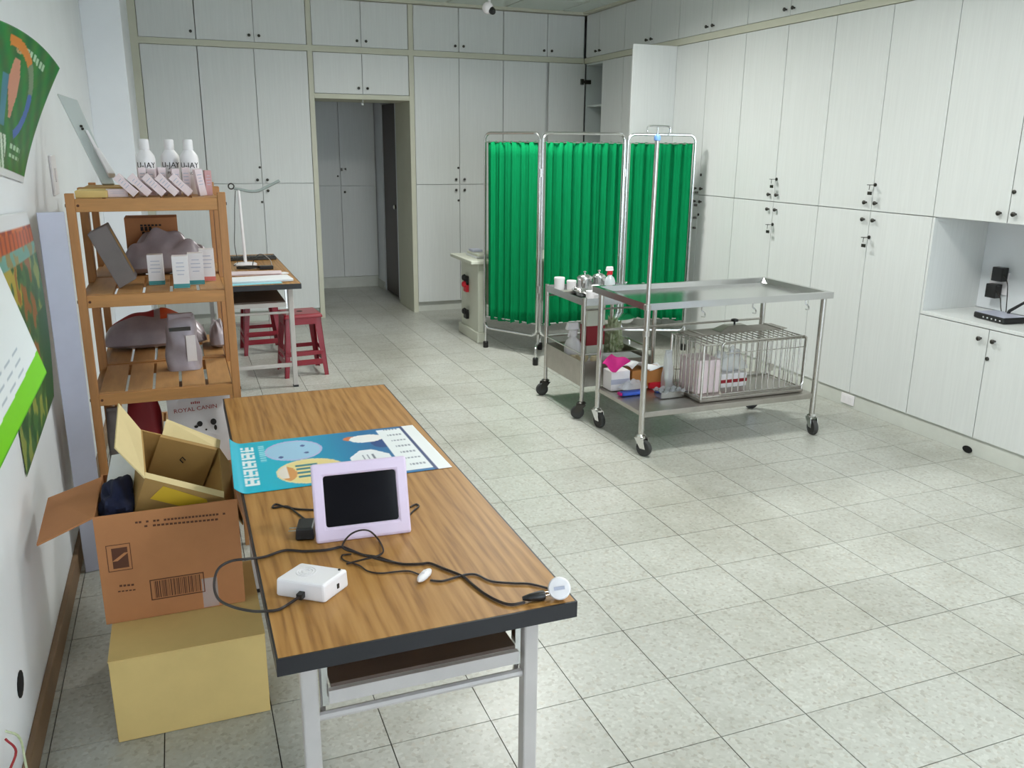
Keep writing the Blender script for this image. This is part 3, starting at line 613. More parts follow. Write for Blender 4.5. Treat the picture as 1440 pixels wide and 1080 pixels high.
b = B(base); b.box(-.06+.03, -.06+.075, y0-.0005, y0+.0004, z0+.003, z0+.10); b.obj('tape', 'clear', fr)
# inner carton
FL, FR = py(204, 672, 2.56), py(315, 700, 2.545); BL, BR = py(198, 604, 2.82), py(309, 630, 2.78)
nn = (FR-FL).cross(BL-FL).normalized(); dep = .20
base = (FL+BR)/2-nn*dep; t = thing('open_carton', 'tilted open tan carton with raised flaps sitting inside the brown box', 'box', base)
rim = [FL, FR, BR, BL]; cen = sum(rim, Vector())/4
bot = [cen+(p-cen)*.94-nn*dep for p in rim]
for k, nm in enumerate(('front_wall', 'side_wall', 'back_wall', 'side_wall')):
    a, c = k, (k+1) % 4; i0, i1 = (cen-rim[a])*.04, (cen-rim[c])*.04
    b = B(base); b.hexa([bot[a], bot[c], bot[c]+i1, bot[a]+i0, rim[a], rim[c], rim[c]+i1, rim[a]+i0]); wl = b.obj(nm, 'cardo', t)
    if k == 0:
        n_ = (FR-FL).cross(-nn).normalized()*-1; n_ = n_ if n_.y < 0 else -n_
        P0 = lambda u, v: FL.lerp(FR, u)-nn*v+n_*.0012
        b2 = B(base); b2.slab([P0(.14, .065), P0(.92, .065), P0(.80, .02), P0(.24, .012)], .001, n_); b2.obj('yellow_sticker', 'yellow', wl)
b = B(base); b.hexa([p+nn*.0 for p in bot]+[p+nn*.004 for p in bot]); b.obj('bottom', 'cardo', t)
OL, OB = py(162, 629, 2.56), py(167, 567, 2.80); b = B(base); b.slab([FL, BL, OB, OL], .004); b.obj('flap', 'cardi', t)
b = B(base); b.slab([BL.lerp(BR, .25)-Vector((0, 0, .012)), BR, py(310, 619, 2.84), py(234, 589, 2.88)], .004); b.obj('flap', 'cardi', t)
b = B(base); b.slab([FL+(BL-FL)*.0, FR, FR+(BR-FR)*.10+nn*.004, FL+(BL-FL)*.09+nn*.004], .006); b.obj('flap', 'cardi', t)
b = B(base); b.slab([FR, FR+Vector((.05, .01, -.10)), BR+Vector((.05, 0, -.10)), BR], .004); b.obj('flap', 'cardo', t)
b = B(base); u_ = (FR-FL).normalized(); v_ = (BL-FL).normalized()
A = BL.lerp(BR, .22)-v_*.035-nn*.15; E_ = BL.lerp(BR, .93)-v_*.035-nn*.15; up_ = (nn*.16+v_*.0)
b.slab([A, E_, E_+up_, A+up_], .012); b.obj('divider', 'cardo', t)
b = B(base); pc = A.lerp(E_, .5)+up_*.62-v_*.002
b.tube([pc+u_*.008, pc-u_*.004+nn*.008, pc-u_*.008-nn*.004, pc+u_*.004-nn*.012], .0018, 5); b.obj('printing', 'inkk', t)
# navy cloth and white sheet in the brown box
def blob(name, label, cat, c, s, m, amp=.2, seed=0, n=(20, 14), rot=0, freq=3.0):
    r_ = random.Random(seed); ph = [r_.uniform(0, 6.28) for _ in range(8)]
    def f(u, v):
        a, q = u*2*math.pi, (v-.5)*math.pi
        d = Vector((math.cos(q)*math.cos(a), math.cos(q)*math.sin(a), math.sin(q)))
        k = 1+amp*(math.sin(freq*d.x*2+ph[0])*math.sin(freq*d.y*2+ph[1])+.6*math.sin(freq*4*d.z+ph[2]+3*d.x))*.6
        return Vector((d.x*s[0]*k, d.y*s[1]*k, max(-s[2], d.z*s[2]*k)+s[2]))
    b = B(); b.grid(f, *n); o = b.obj(name, m, None, True, world=False); o.location = c; o.rotation_euler = (0, 0, rot); return tag(o, label, cat) if label else o
blob('navy_cloth', 'crumpled navy blue cloth stuffed at the left of the brown box', 'cloth', (-.243, 2.68, .475), (.055, .11, .088), 'navy', .26, 3, (44, 30))
b = B((-.2, 2.8, .5)); b.slab([(-.285, 2.745, .60), (-.20, 2.70, .61), (-.185, 2.80, .70), (-.262, 2.825, .685)], .004); tag(b.obj('white_sheet', 'paper'), 'white card sticking up behind the navy cloth in the brown box', 'card')

# ================================================================== WOODEN SHELVES
SX0, SX1 = -.372, .176
TIER = [1.443, 1.092, .712, .33]
def shelf_unit(label, y0, y1):
    t = thing('wooden_shelf', label, 'shelf', ((SX0+SX1)/2, (y0+y1)/2, 0)); bs = t.location; pw = .030
    for x in (SX0, SX1-pw):
        for y in (y0, y1-pw): b = B(bs); b.box(x, x+pw, y, y+pw, 0, 1.462); b.obj('post', 'pinez', t, bevel=.002)
    for z in TIER:
        for y, nm in ((y0+.003, 'front_rail'), (y1-.025, 'back_rail')):
            b = B(bs); b.box(SX0+pw+.0005, SX1-pw-.0005, y, y+.022, z-.047, z-.001); b.obj(nm, 'pinex', t, bevel=.002)
        for x in (SX0+.004, SX1-.026): b = B(bs); b.box(x, x+.022, y0+pw+.0005, y1-pw-.0005, z-.047, z-.016); b.obj('side_rail', 'pine', t)
        n = 5; gap = .012; ww = (SX1-SX0-.064-(n-1)*gap)/n
        for k in range(n):
            x = SX0+.032+k*(ww+gap); b = B(bs); b.box(x, x+ww, y0+.027, y1-.027, z-.015, z); b.obj('slat', 'pine', t, bevel=.0015)
        for x in (SX0-.001, SX1+.001):
            b = B(bs); b.cyl((x-.002, y0+.015, z-.024), (x+.002, y0+.015, z-.024), .006, 8); b.obj('bolt', 'black', t)
        b = B(bs); b.cyl((SX0+.04, y0+.0, z-.024), (SX0+.04, y0+.004, z-.024), .005, 8); b.obj('bolt', 'ink', t)
    return t
SF, SB = 3.48, 3.985
shelf_unit('slatted pine shelf in front with medicine cartons, beside the folding table', SF, 3.97)
shelf_unit('slatted pine shelf standing behind the front pine shelf', SB, 4.49)
# bottles
z = TIER[0]
def bottle(cx, cy, sub):
    t = thing('shampoo_bottle', 'white shampoo bottle with dark lettering, '+sub, 'bottle', (cx, cy, z))
    b = B(); b.lathe([(0, 0), (.033, 0), (.036, .004), (.036, .135), (.033, .150), (.020, .168), (.017, .172)], 24); bd = b.obj('body', 'white', t, True, world=False)
    b = B(); b.lathe([(.0175, .171), (.019, .174), (.0185, .206), (.016, .211), (0, .212)], 20); b.obj('cap', 'white', t, True, world=False)
    v = (CAM-Vector((cx, cy, 0))); v.z = 0; v.normalize(); q = Vector((0, 0, 1)).cross(v)
    for k, (s, dz) in enumerate((('U-JAY', .112), ('PRO', .082))):
        o = text(s, .030 if k == 0 else .015, Matrix.Identity(4), 'inkk', bd, depth=.0004)
        for vv in o.data.vertices:
            a = vv.co.x/.0365; r_ = .0364+vv.co.z; vv.co = v*(r_*math.cos(a))+q*(r_*math.sin(a))+Vector((0, 0, dz+vv.co.y))
    return t
bottle(-.098, 3.74, 'nearest the leaning white board'); bottle(-.008, 3.80, 'middle of the three'); bottle(.062, 3.74, 'nearest the right post of the shelf')
# small cartons on the top tier
def carton(name, label, cat, c, size, rot, m='pinkw', band=None, group=None, tilt=0, lines=True):
    c = (c[0], c[1], c[2]+size[0]/2*abs(math.sin(tilt))); t = thing(name, label, cat, c, rot, group); sx, sy, sz = size; Rm = Matrix.Rotation(tilt, 4, 'Y')
    b = B(); b.box(-sx/2, sx/2, -sy/2, sy/2, 0, sz, Rm); bd = b.obj('body', m, t, bevel=.0008, world=False)
    if band: b = B(); b.box(-sx/2-.0004, sx/2+.0004, -sy/2-.0004, sy/2+.0004, .001, sz*.14, Rm); b.obj('colour_band', band, t, world=False)
    if lines:
        b = B()
        for k in range(4):
            zz = sz*(.42+.12*k); ln = sx*random.uniform(.2, .36); b.box(-ln, ln, -sy/2-.0005, -sy/2+.0003, zz, zz+sz*.025, Rm)
        b.obj('printing', 'lily', t, world=False)['kind'] = 'stuff'
    return t
G = 'pinkish slim cartons leaning in a row on the top shelf'
for k in range(5):
    px_ = (190, 209, 229, 247, 266)[k]; p = py(px_, 270, 3.585)
    carton('slim_carton', 'slim pinkish-white carton leaning sideways before the bottles, %s from the leaning white board' % ('first', 'second', 'third', 'fourth', 'fifth')[k], 'carton', (p.x+.004, 3.585, z+.001+.020*abs(math.sin(math.radians(-42)))*0), (.028, .07, .092), 0, group=G, tilt=math.radians(-44))
for k, (xx, yy, hh_) in enumerate(((-.115, 3.665, .105), (-.078, 3.675, .10), (-.045, 3.69, .105), (.005, 3.67, .10), (.045, 3.665, .105))):
    carton('slim_carton', 'slim pinkish-white carton standing upright behind the leaning cartons, %s from the white board' % ('first', 'second', 'third', 'fourth', 'fifth')[k], 'carton', (xx, yy, z+.0005), (.028, .03, hh_), random.uniform(-.3, .3), group='pinkish cartons standing on the top shelf')
carton('slim_carton', 'slim pinkish carton standing upright at the right end of the leaning cartons', 'carton', (.098, 3.60, z+.0005), (.026, .06, .10), .12, tilt=math.radians(-8))
carton('slim_carton', 'slim rose-brown carton standing at the right end of the top shelf, last in the row', 'carton', (.122, 3.64, z+.0005), (.024, .05, .095), .1, m='rose', tilt=0)
t = carton('flat_carton', 'pinkish carton lying flat on the top shelf left of the leaning row', 'carton', (-.205, 3.60, z+.0005), (.075, .055, .028), .05)
b = B((-.29, 3.62, z)); b.box(-.342, -.235, 3.53, 3.70, z+.0005, z+.026); tag(b.obj('tan_box', 'cardy', bevel=.002), 'flat tan cardboard box at the left end of the top shelf', 'box')
b = B((-.29, 3.62, z)); b.box(-.33, -.14, 3.72, 3.95, z+.0005, z+.03); tag(b.obj('ochre_box', 'cardo', bevel=.002), 'flat brown box on the top shelf behind the leaning white board', 'box')
# leaning white board (slim grey-white holder)
A, A2 = py(80, 131, 4.15), py(98, 140, 4.15); Z1, Z2 = py(143, 253, 3.9), py(161, 255, 3.9); Z1.z = Z2.z = z+.036
t = thing('leaning_board', 'long white plastic wall holder leaning from the shelf top against the wall', 'holder', (Z1+Z2)/2)
bs = t.location; nb = (Z2-Z1).cross(A-Z1).normalized(); nb = nb if nb.y < 0 else -nb
b = B(bs); b.slab([Z1, Z2, A2+Vector((.028, 0, 0)), A], .018, nb); b.obj('backplate', 'palegrey', t, bevel=.003)
dv = (A-Z1); wv_ = (Z2-Z1)
q = [Z1+dv*.06+wv_*.75, Z1+dv*.06+wv_*1.35, Z1+dv*.34+wv_*1.1, Z1+dv*.34+wv_*.75]; b = B(bs); b.slab([p+nb*.035 for p in q], .034, nb); b.obj('clip_box', 'white', t, bevel=.004)
q = [Z1+dv*.30+wv_*.75, Z1+dv*.30+wv_*1.05, Z1+dv*.56+wv_*.95, Z1+dv*.56+wv_*.75]; b = B(bs); b.slab([p+nb*.02 for p in q], .018, nb); b.obj('guide_strip', 'white', t, bevel=.002)
b = B(bs)
for k in (.60, .63): p = Z1+dv*k+wv_*.62+nb*.0005; b.cyl(p, p+nb*.002, .006, 8)
b.obj('screw_hole', 'dark', t)
# lilac-grey board leaning between shelf and wall
q = [Vector((-.462, 3.44, .002)), Vector((-.376, 3.46, .002)), Vector((-.376, 3.46, 1.40)), Vector((-.462, 3.44, 1.40))]
b = B((-.43, 3.45, 0)); b.slab(q, .012); tag(b.obj('lilac_board', 'lily', bevel=.002), 'tall pale lilac-grey panel standing between the wall and the pine shelf', 'panel')
# tier 2
z = TIER[1]
t = thing('grey_carton', 'long grey carton tilted against the left post of the middle shelf', 'carton', (-.21, 3.66, z)); g_ = [py(120, 311, 3.62), py(147, 297, 3.62), py(190, 374, 3.62), py(166, 388, 3.62)]
lo = min(p.z for p in g_)-z-.001; g_ = [p-Vector((0, 0, lo)) for p in g_]
b = B(t.location); b.hexa([g_[3], g_[2], g_[2]+Vector((.0, .12, 0)), g_[3]+Vector((0, .12, 0)), g_[0], g_[1], g_[1]+Vector((0, .12, 0)), g_[0]+Vector((0, .12, 0))]); b.obj('body', 'greybox', t, bevel=.003)
b = B(t.location); m0 = g_[1].lerp(g_[2], .1)+Vector((.0008, .03, 0)); m1 = g_[1].lerp(g_[2], .9)+Vector((.0008, .03, 0)); b.slab([m0, m1, m1+Vector((0, .05, 0)), m0+Vector((0, .05, 0))], .001); b.obj('label_strip', 'cardo', t)
CT = [(-.100, 3.70, .12, 'teal', 'white medicine carton with teal base beside the grey tilted carton'), (-.008, 3.585, .125, 'teal', 'white medicine carton with teal base at the front of the middle shelf'), (.050, 3.665, .125, 'teal', 'white medicine carton with teal base between two others on the middle shelf'), (.096, 3.75, .13, 'salmon', 'white medicine carton with salmon base on the middle shelf')]
for cx, cy, h_, bd, lb in CT: carton('medicine_carton', lb, 'carton', (cx, cy, z+.0005), (.058, .05, h_), random.uniform(-.06, .06), m='whitem', band=bd)
t = carton('brown_carton', 'brown cardboard carton with black print on the middle tier behind the grey bag', 'box', (-.112, 4.20, z+.0005), (.215, .16, .232), 0, m='card', lines=False)
for k, (xx, zz, w_, h_) in enumerate(((0, .195, .09, .008), (-.02, .175, .05, .018), (0, .150, .08, .022))):
    b = B(); n_ = max(3, int(w_/.014))
    for j in range(n_): b.box(xx-w_/2+j*w_/n_, xx-w_/2+(j+.7)*w_/n_, -.0806, -.0798, zz, zz+h_)
    b.obj('printing', 'inkk', t, world=False)['kind'] = 'stuff'
def pillow(name, label, cat, c, size, m, rot=0, seed=1, bump=.15, tiltx=0, stripes=(), nu=36, nv=24):
    """flattish filled bag with pinched corners; x length, y width, z height"""
    r_ = random.Random(seed); ph = [r_.uniform(0, 6) for _ in range(6)]; sx, sy, sz = size
    t = thing(name, label, cat, c, rot)
    def prof(u, v):
        a = max(0, 1-abs(2*u-1)**2.6)**.55; q = max(0, 1-abs(2*v-1)**2.6)**.55
        k = 1+bump*(math.sin(9*u+ph[0])*math.sin(7*v+ph[1])+.5*math.sin(19*u+ph[2]+6*v)+.5*math.sin(16*v+ph[3]-8*u))
        return a*q*k
    def top(u, v, e=0): 
        hgt = prof(u, v); return Vector(((u-.5)*sx, (v-.5)*sy*(1-.12*(1-max(0, 1-abs(2*u-1)**4))), sz*.18+hgt*sz*.82+e))
    def botf(u, v): return Vector(((u-.5)*sx, (v-.5)*sy*(1-.12*(1-max(0, 1-abs(2*u-1)**4))), max(0, sz*.18*(1-prof(u, v)))))
    b = B(); b.grid(top, nu, nv); b.grid(botf, nu, nv); b.obj('body', m, t, True, world=False)
    for (u0, u1, v0, v1, sm) in stripes:
        b = B(); b.grid(lambda u, v: top(u0+(u1-u0)*u, v0+(v1-v0)*v, .0018), 16, 10); b.obj('printed_band', sm, t, True, world=False)
    if tiltx: t.rotation_euler[0] = tiltx
    return t
pillow('grey_bag', 'shiny grey plastic bag with a red patch lying across the middle tier', 'bag', (-.06, 4.03, z+.001), (.36, .15, .16), 'greybag', 0, 5, .22, stripes=((.52, .72, .50, .80, 'redd'), (.72, .86, .4, .8, 'white')))
# tier 3
z = TIER[2]
pillow('kibble_bag', 'grey pet food bag with dark red and orange bands lying on the lower tier', 'bag', (-.145, 4.30, z+.001), (.45, .20, .16), 'greybag', 0, 11, .07, stripes=((.08, .50, .30, .62, 'redd'), (.56, .76, .22, .60, 'orange')))
pillow('small_bag', 'small grey bag lying at the right end of the lower tier', 'bag', (.128, 4.22, z+.001), (.075, .20, .12), 'greybag', 0, 14, .1)
def standbag(name, label, c, w_, d_, h_, m, rot, seed, fold=True, parts=()):
    t = thing(name, label, 'bag', c, rot); r_ = random.Random(seed); ph = [r_.uniform(0, 6) for _ in range(4)]
    def f(u, v):
        a = u*2*math.pi; k = (1-.45*v**2); dd = d_*(1-v)**.55+.006
        x = w_/2*math.copysign(abs(math.cos(a))**.55, math.cos(a))*(1-.28*v**1.5); y = dd/2*math.copysign(abs(math.sin(a))**.7, math.sin(a))
        wob = 1+.05*math.sin(12*v+ph[0]+3*math.cos(a))+.04*math.sin(5*a+ph[1]+8*v)
        return Vector((x*wob, y*wob, v*h_))
    b = B(); b.grid(f, 32, 18); b.add([f(i/32, 0) for i in range(32)], [tuple(range(32))]); b.obj('body', m, t, True, world=False)
    if fold: b = B(); b.box(-w_*.34, w_*.34, -.012, .010, h_-.03, h_+.004); b.obj('folded_top', m, t, bevel=.004, world=False)
    return t
t = standbag('treat_pouch', 'greyish-white pouch with folded top standing on the lower tier', (-.028, 3.80, z+.001), .145, .09, .235, 'greybag', .05, 4)
b = B(); b.box(.012, .05, -.052, -.046, .04, .15); b.obj('label_strip', 'whitem', t, world=False); b = B(); b.box(-.05, .035, -.040, -.032, .17, .185); b.obj('tie', 'dark', t, world=False)
# big sacks on the bottom tier
z = TIER[3]
t = thing('dog_food_sack', 'large white dog food sack with red lettering under the pine shelf', 'sack', (.014, 3.73, z+.0015))
def sack(u, v):
    a = (u-.5); q = 4*u*(1-u)
    return Vector((-.124+.248*u, -.09-.018*math.sin(math.pi*v)*math.sin(math.pi*u)+.004*math.sin(9*u+5*v), .315*v))
b = B(); b.grid(sack, 24, 20); b.grid(lambda u, v: Vector((-.124+.248*u, .11, .315*v)), 2, 2)
for k in (0, 1): b.grid(lambda u, v: sack(k, v).lerp(Vector((-.124+.248*k, .11, .315*v)), u), 4, 20)
b.grid(lambda u, v: sack(u, 0).lerp(Vector((-.124+.248*u, .11, 0)), v), 24, 2); b.grid(lambda u, v: sack(u, 1).lerp(Vector((-.124+.248*u, .11, .315)), v), 24, 2)
bd = b.obj('body', 'whitebag', t, True, world=False)
standbag('clear_bag', 'crumpled clear plastic bag squeezed between the tissue box and the cage', (2.632, 4.235, .25), .055, .09, .24, 'clear', 0, 22)
def sackpt(px_, py_): p = py(px_, py_, 3.628)-t.location; p.y = -.1115; return p
dr_ = (sackpt(303, 572)-sackpt(246, 580)).normalized()
text('ROYAL CANIN', .0245, frameT(sackpt(275, 574), dr_, (0, 0, 1)), 'redd', bd, ax=1.05)
b = B(); cp_ = sackpt(274, 565)
for k in range(5): b.box(cp_.x-.016+k*.0075, cp_.x-.0115+k*.0075, cp_.y-.0006, cp_.y+.0004, cp_.z-.006, cp_.z+.003+(.002 if k == 2 else 0))
b.obj('crown_mark', 'redd', bd, world=False)
b = B()
for (ax_, ay_, rx, rz) in ((281, 595, .011, .012), (300, 592, .012, .014), (303, 600, .006, .012), (276, 599, .008, .006), (290, 603, .004, .004)):
    p = sackpt(ax_, ay_); b = B(); b.lathe([(0, -.0006), (1, -.0004), (1, .0004), (0, .0006)], 14, p, Matrix.Rotation(math.pi/2, 4, 'X') @ Matrix.Diagonal((rx, rz, 1, 1))); b.obj('dog_patch', 'inkk', bd, world=False)
standbag('dark_red_sack', 'dark red pet food sack beside the white sack under the pine shelf', (-.205, 3.74, z+.001), .15, .16, .31, 'redd', 0, 9)
standbag('grey_sack', 'grey sack at the left end under the pine shelf', (-.31, 3.60, z+.001), .065, .14, .29, 'greybox', 0, 10)

# ================================================================== POSTERS ON THE LEFT WALL
def curl_poster(name, label, right_top, right_bot, left_top, left_bot, paint, nu=90, nv=110, bulge=Vector((0, 0, 0)), rb=Vector((0, 0, 0))):
    rt, rb_, lt, lb = map(Vector, (right_top, right_bot, left_top, left_bot))
    def f(u, v):  # u left->right, v bottom->top
        l = lb.lerp(lt, v); r = bez3(rb_, (rb_+rt)/2+rb, rt, v); return bez3(l, (l+r)/2+bulge*v, r, u)
    o = sheet(name, f, paint, nu, nv, off=rb_); return tag(o, label, 'poster')
def p_green(u, v):
    if v < .06: return (226, 230, 232)
    g = (40+int(26*math.sin(40*u)*math.sin(31*v)), 116+int(14*math.sin(33*u+20*v)), 52)
    d = math.hypot((u-.36)*.9, v-.60); an = math.degrees(math.atan2(v-.60, (u-.36)*.9))
    if .285 < d < .35 and -60 < an < 100:
        return (216, 132, 52) if an > 48 else ((120, 140, 110) if an > 12 else (66, 104, 176))
    if math.hypot(u-.42, v-.90) < .045: return (190, 160, 120) if math.hypot(u-.42, v-.90) > .028 else (60, 120, 70)
    if .50 < u < .80 and abs(v-(.905-.06*(u-.5))) < .022 and int(u*60) % 3: return (176, 206, 176)
    if .33 < u < .50 and .42 < v < .82 and abs(u-.42) < .05+.03*math.sin(12*v): return (206, 142, 116)
    if .25 < u < .34 and .35 < v < .7: return (70, 130, 150)
    if u < .42 and .06 < v < .30 and int(u*40+v*18) % 3: return (206, 222, 204)
    if .5 < u < .75 and (abs(v-.24) < .018 or abs(v-.17) < .012) and int(u*50) % 4: return (170, 204, 172)
    return g
curl_poster('green_poster', 'green printed poster high on the left wall with its top corner curling forward', py(84, 96, 3.45), (XL+.004, 3.49, 1.50), (XL+.05, 2.85, 1.97), (XL+.004, 2.85, 1.56), p_green, bulge=Vector((.03, 0, .05)), rb=Vector((-.035, .0, -.02)))
def p_jungle(u, v):
    n = math.sin(23*u+9*v)*math.sin(17*v-11*u)+.5*math.sin(51*u)*math.sin(43*v)
    if v > .93: return (228, 230, 232)
    if v > .84:
        if v > .91: return (150, 60, 40) if n > 0 else (206, 110, 40)
        return (196, 96, 34) if int(u*34) % 3 else (150, 62, 30)
    if v > .78: return (112, 164, 150) if n > -.2 else (150, 140, 90)
    if .35 < u < .75 and v > .28 and n > .15: return (150, 96, 40)
    if u < .45 and v > .30 and n > -.1: return (176, 160, 60)
    if u > .75 and v < .5: return (30, 84, 48)
    if n > .35: return (138, 150, 70)
    return (44, 92, 48) if n < -.3 else (66, 112, 58)
curl_poster('jungle_poster', 'orange and green illustrated poster on the left wall below the green one', (XL+.012, 3.42, 1.405), (XL+.05, 3.18, .80), (XL+.004, 2.75, 1.44), (XL+.004, 2.78, .66), p_jungle, bulge=Vector((.012, 0, 0)), rb=Vector((.02, .07, 0)))
def p_white(u, v):
    if v < .17+.05*u: return (124, 206, 40) if v > .015 else (90, 180, 30)
    if .1 < u < .8 and .25 < v < .45 and int(v*60) % 5 == 0 and int(u*23) % 3: return (180, 188, 196)
    return (232, 235, 236)
curl_poster('white_flyer', 'white flyer with lime green lower edge curling off the left wall', py(0, 375, 2.52), py(66, 524, 2.52), (XL+.02, 2.1, 1.35), (XL+.004, 2.16, .80), p_white, bulge=Vector((.02, 0, -.03)))
# switch plate, cable hole, loose wire
t = thing('switch_plate', 'white switch plate on the left wall behind the shelf', 'switch', (XL, 4.35, 1.50)); b = B(); b.box(.0005, .012, -.075, .075, -.085, .085); b.obj('plate', 'white', t, bevel=.004, world=False); b = B(); b.box(.012, .017, -.02, .02, -.03, .03); b.obj('rocker', 'whitem', t, bevel=.002, world=False)
p = pxx(28, 962, XL); b = B((XL, p.y, p.z)); b.lathe([(0, .001), (1, .001), (1, .004), (.7, .006), (0, .006)], 14, (XL, p.y, p.z), Matrix.Rotation(math.pi/2, 4, 'Y') @ Matrix.Diagonal((.034, .042, .6, 1))); tag(b.obj('cable_hole', 'hole', smooth=True), 'dark torn cable hole low on the left white wall', 'hole')
W0 = pxx(12, 1056, XL+.02)
for m_, lb, pts in (('redd', 'thin purple-red wire by the left wall near the floor', [(XL+.006, W0.y+.05, W0.z+.0), (XL+.03, W0.y+.02, W0.z-.02), (XL+.02, W0.y-.05, W0.z-.04), (XL+.045, W0.y+.01, W0.z-.09), (XL+.05, W0.y, .01)]), ('leaf', 'thin green wire by the left wall near the floor', [(XL+.006, W0.y+.06, W0.z+.015), (XL+.035, W0.y+.05, W0.z-.005), (XL+.05, W0.y+.0, W0.z-.05), (XL+.06, W0.y-.02, .012)])):
    b = B(pts[0]); b.tube(smooth_path(pts, 6), .003, 6); tag(b.obj('loose_wire', m_, smooth=True), lb, 'wire')

# ================================================================== DESK LAMP, PAPERS, STOOLS
zt = ZT1
t = thing('desk_lamp', 'white LED desk lamp with curved grey arm on the far folding table', 'lamp', (.458, 6.9, zt))
b = B(); b.lathe([(.085, .0005), (.085, .012), (.07, .020), (.02, .024)], 28); b.obj('base', 'white', t, True, world=False)
b = B(); b.cyl((0, 0, .02), (-.012, 0, .568), .012, 12, .010); b.obj('pole', 'white', t, True, world=False)
b = B(); ap = [py(x, y, 6.9)-t.location for x, y in ((329, 265), (340, 267), (352, 269), (364, 268), (375, 263), (385, 258), (393, 254))]; b.tube(smooth_path(ap, 5), .011, 10); b.obj('light_arm', 'lampgrey', t, True, world=False)
rc = py(325, 262, 6.9)-t.location; b = B(); b.tube([rc+Vector((.020*math.cos(a), 0, .020*math.sin(a))) for a in [k*math.pi/10 for k in range(20)]], .005, 8, True); b.obj('ring', 'dark', t, True, world=False)
b = B(); b.tube(smooth_path([py(x, y, 6.9)-t.location for x, y in ((331, 268), (330, 290), (330, 320), (330, 345))]+[Vector((-.06, -.02, .03)), Vector((-.09, -.05, .006))], 6), .003, 6); b.obj('cord', 'dark', t, True, world=False)
for k, (r1, r2, dz) in enumerate(((.085, .05, .006), (.078, .044, .011), (.088, .046, .016))):
    pass
b = B((.52, 6.62, zt)); pts = []
for k in range(46): a = k*.42; pts.append((.46+.085*math.cos(a), 6.66+.055*math.sin(a), zt+.006+.0004*k))
b.tube(pts, .0032, 6); tag(b.obj('coiled_cable', 'dark', smooth=True), 'coiled dark cord lying in front of the desk lamp', 'cable')
t = thing('power_brick', 'small black power brick beside the coiled cord on the far table', 'power adapter', (.585, 6.62, zt+.0005)); b = B(); b.box(-.05, .05, -.025, .025, 0, .028); b.obj('housing', 'black', t, bevel=.004, world=False); b = B(); b.tube(smooth_path([(.045, 0, .02), (.03, .03, .07), (-.03, .04, .11), (-.08, .02, .08), (-.10, 0, .02)], 6), .003, 6); b.obj('cord', 'dark', t, True, world=False)
def papers(label, c, sx, sy, h_, rot, m, name='papers'):
    t = thing(name, label, 'paper', c, rot); n = max(2, min(4, int(h_/.003)))
    for k in range(n):
        a = random.uniform(-.05, .05); R_ = Matrix.Rotation(a, 4, 'Z') @ Matrix.Translation((random.uniform(-.008, .008), random.uniform(-.008, .008), 0))
        b = B(); b.box(-sx/2, sx/2, -sy/2, sy/2, k*h_/n, (k+.92)*h_/n, R_); b.obj('sheet', m, t, world=False)
papers('stack of white papers near the front edge of the far table', (.49, 6.05, zt+.004), .40, .20, .016, .06, 'paper')
papers('pale blue folder under the white papers on the far table', (.39, 5.985, zt+.0005), .44, .20, .003, .03, 'bluep', 'blue_folder')
papers('pinkish-white loose papers in the middle of the far table', (.44, 6.40, zt+.0005), .46, .16, .012, -.08, 'pinkw')
papers('small white card beside the loose papers on the far table', (.665, 6.36, zt+.0005), .07, .06, .006, .4, 'paper', 'small_card')
t = thing('keyboard', 'dark keyboard-like slab at the back edge of the far table', 'keyboard', (.52, 7.25, zt+.0005)); b = B(); b.box(-.2, .2, -.07, .07, 0, .02); b.obj('case', 'dark', t, bevel=.004, world=False)
b = B(); [b.box(-.19+k*.03, -.165+k*.03, -.06+j*.03, -.035+j*.03, .02, .026) for k in range(13) for j in range(4)]; b.obj('keys', 'black', t, world=False)
def stool(label, c, rot):
    t = thing('plastic_stool', label, 'stool', c, rot); h_ = .46; a0, a1 = .125, .160
    b = B(); b.hexa([(-.143, -.143, h_-.03), (.143, -.143, h_-.03), (.143, .143, h_-.03), (-.143, .143, h_-.03), (-.132, -.132, h_), (.132, -.132, h_), (.132, .132, h_), (-.132, .132, h_)]); st = b.obj('seat', 'redst', t, bevel=.010, world=False)
    b = B(); b.cyl((0, 0, h_-.002), (0, 0, h_+.001), .022, 14); b.obj('seat_hole', 'hole', st, world=False)
    for sx in (-1, 1):
        for sy in (-1, 1):
            f = lambda z_: a0+(a1-a0)*(1-z_/h_)
            b = B(); w0, w1 = .048, .030
            for dx, dy in ((1, 0), (0, 1)):   # L-section leg
                pts = []
                for z_, w_ in ((0, w1), (h_-.03, w0)):
                    q = f(z_)
                    if dx: quad = [(sx*q, sy*q), (sx*(q-w_), sy*q), (sx*(q-w_), sy*(q-.006)), (sx*q, sy*(q-.006))]
                    else: quad = [(sx*q, sy*q), (sx*q, sy*(q-w_)), (sx*(q-.006), sy*(q-w_)), (sx*(q-.006), sy*q)]
                    pts += [(x, y, z_) for x, y in quad]
                b.hexa(pts)
            b.obj('leg', 'redst', t, world=False)
    for k in range(4):
        R_ = Matrix.Rotation(k*math.pi/2, 4, 'Z')
        q = a0+(a1-a0)*(1-.14/h_)
        for z0_, z1_ in ((.085, .125), (.158, .188)):
            b = B(); b.box(-q+.02, q-.02, -q, -q+.005, z0_, z1_, R_); b.obj('brace', 'redst', t, world=False)
        b = B(); b.box(-.095, .095, -.137, -.130, h_-.075, h_-.028, R_); b.obj('apron', 'redst', t, world=False)
    return t
stool('red plastic stool halfway out from under the far folding table', (.775, 6.345, 0), math.radians(4))
stool('red plastic stool tucked fully under the far folding table', (.555, 7.155, 0), math.radians(2))

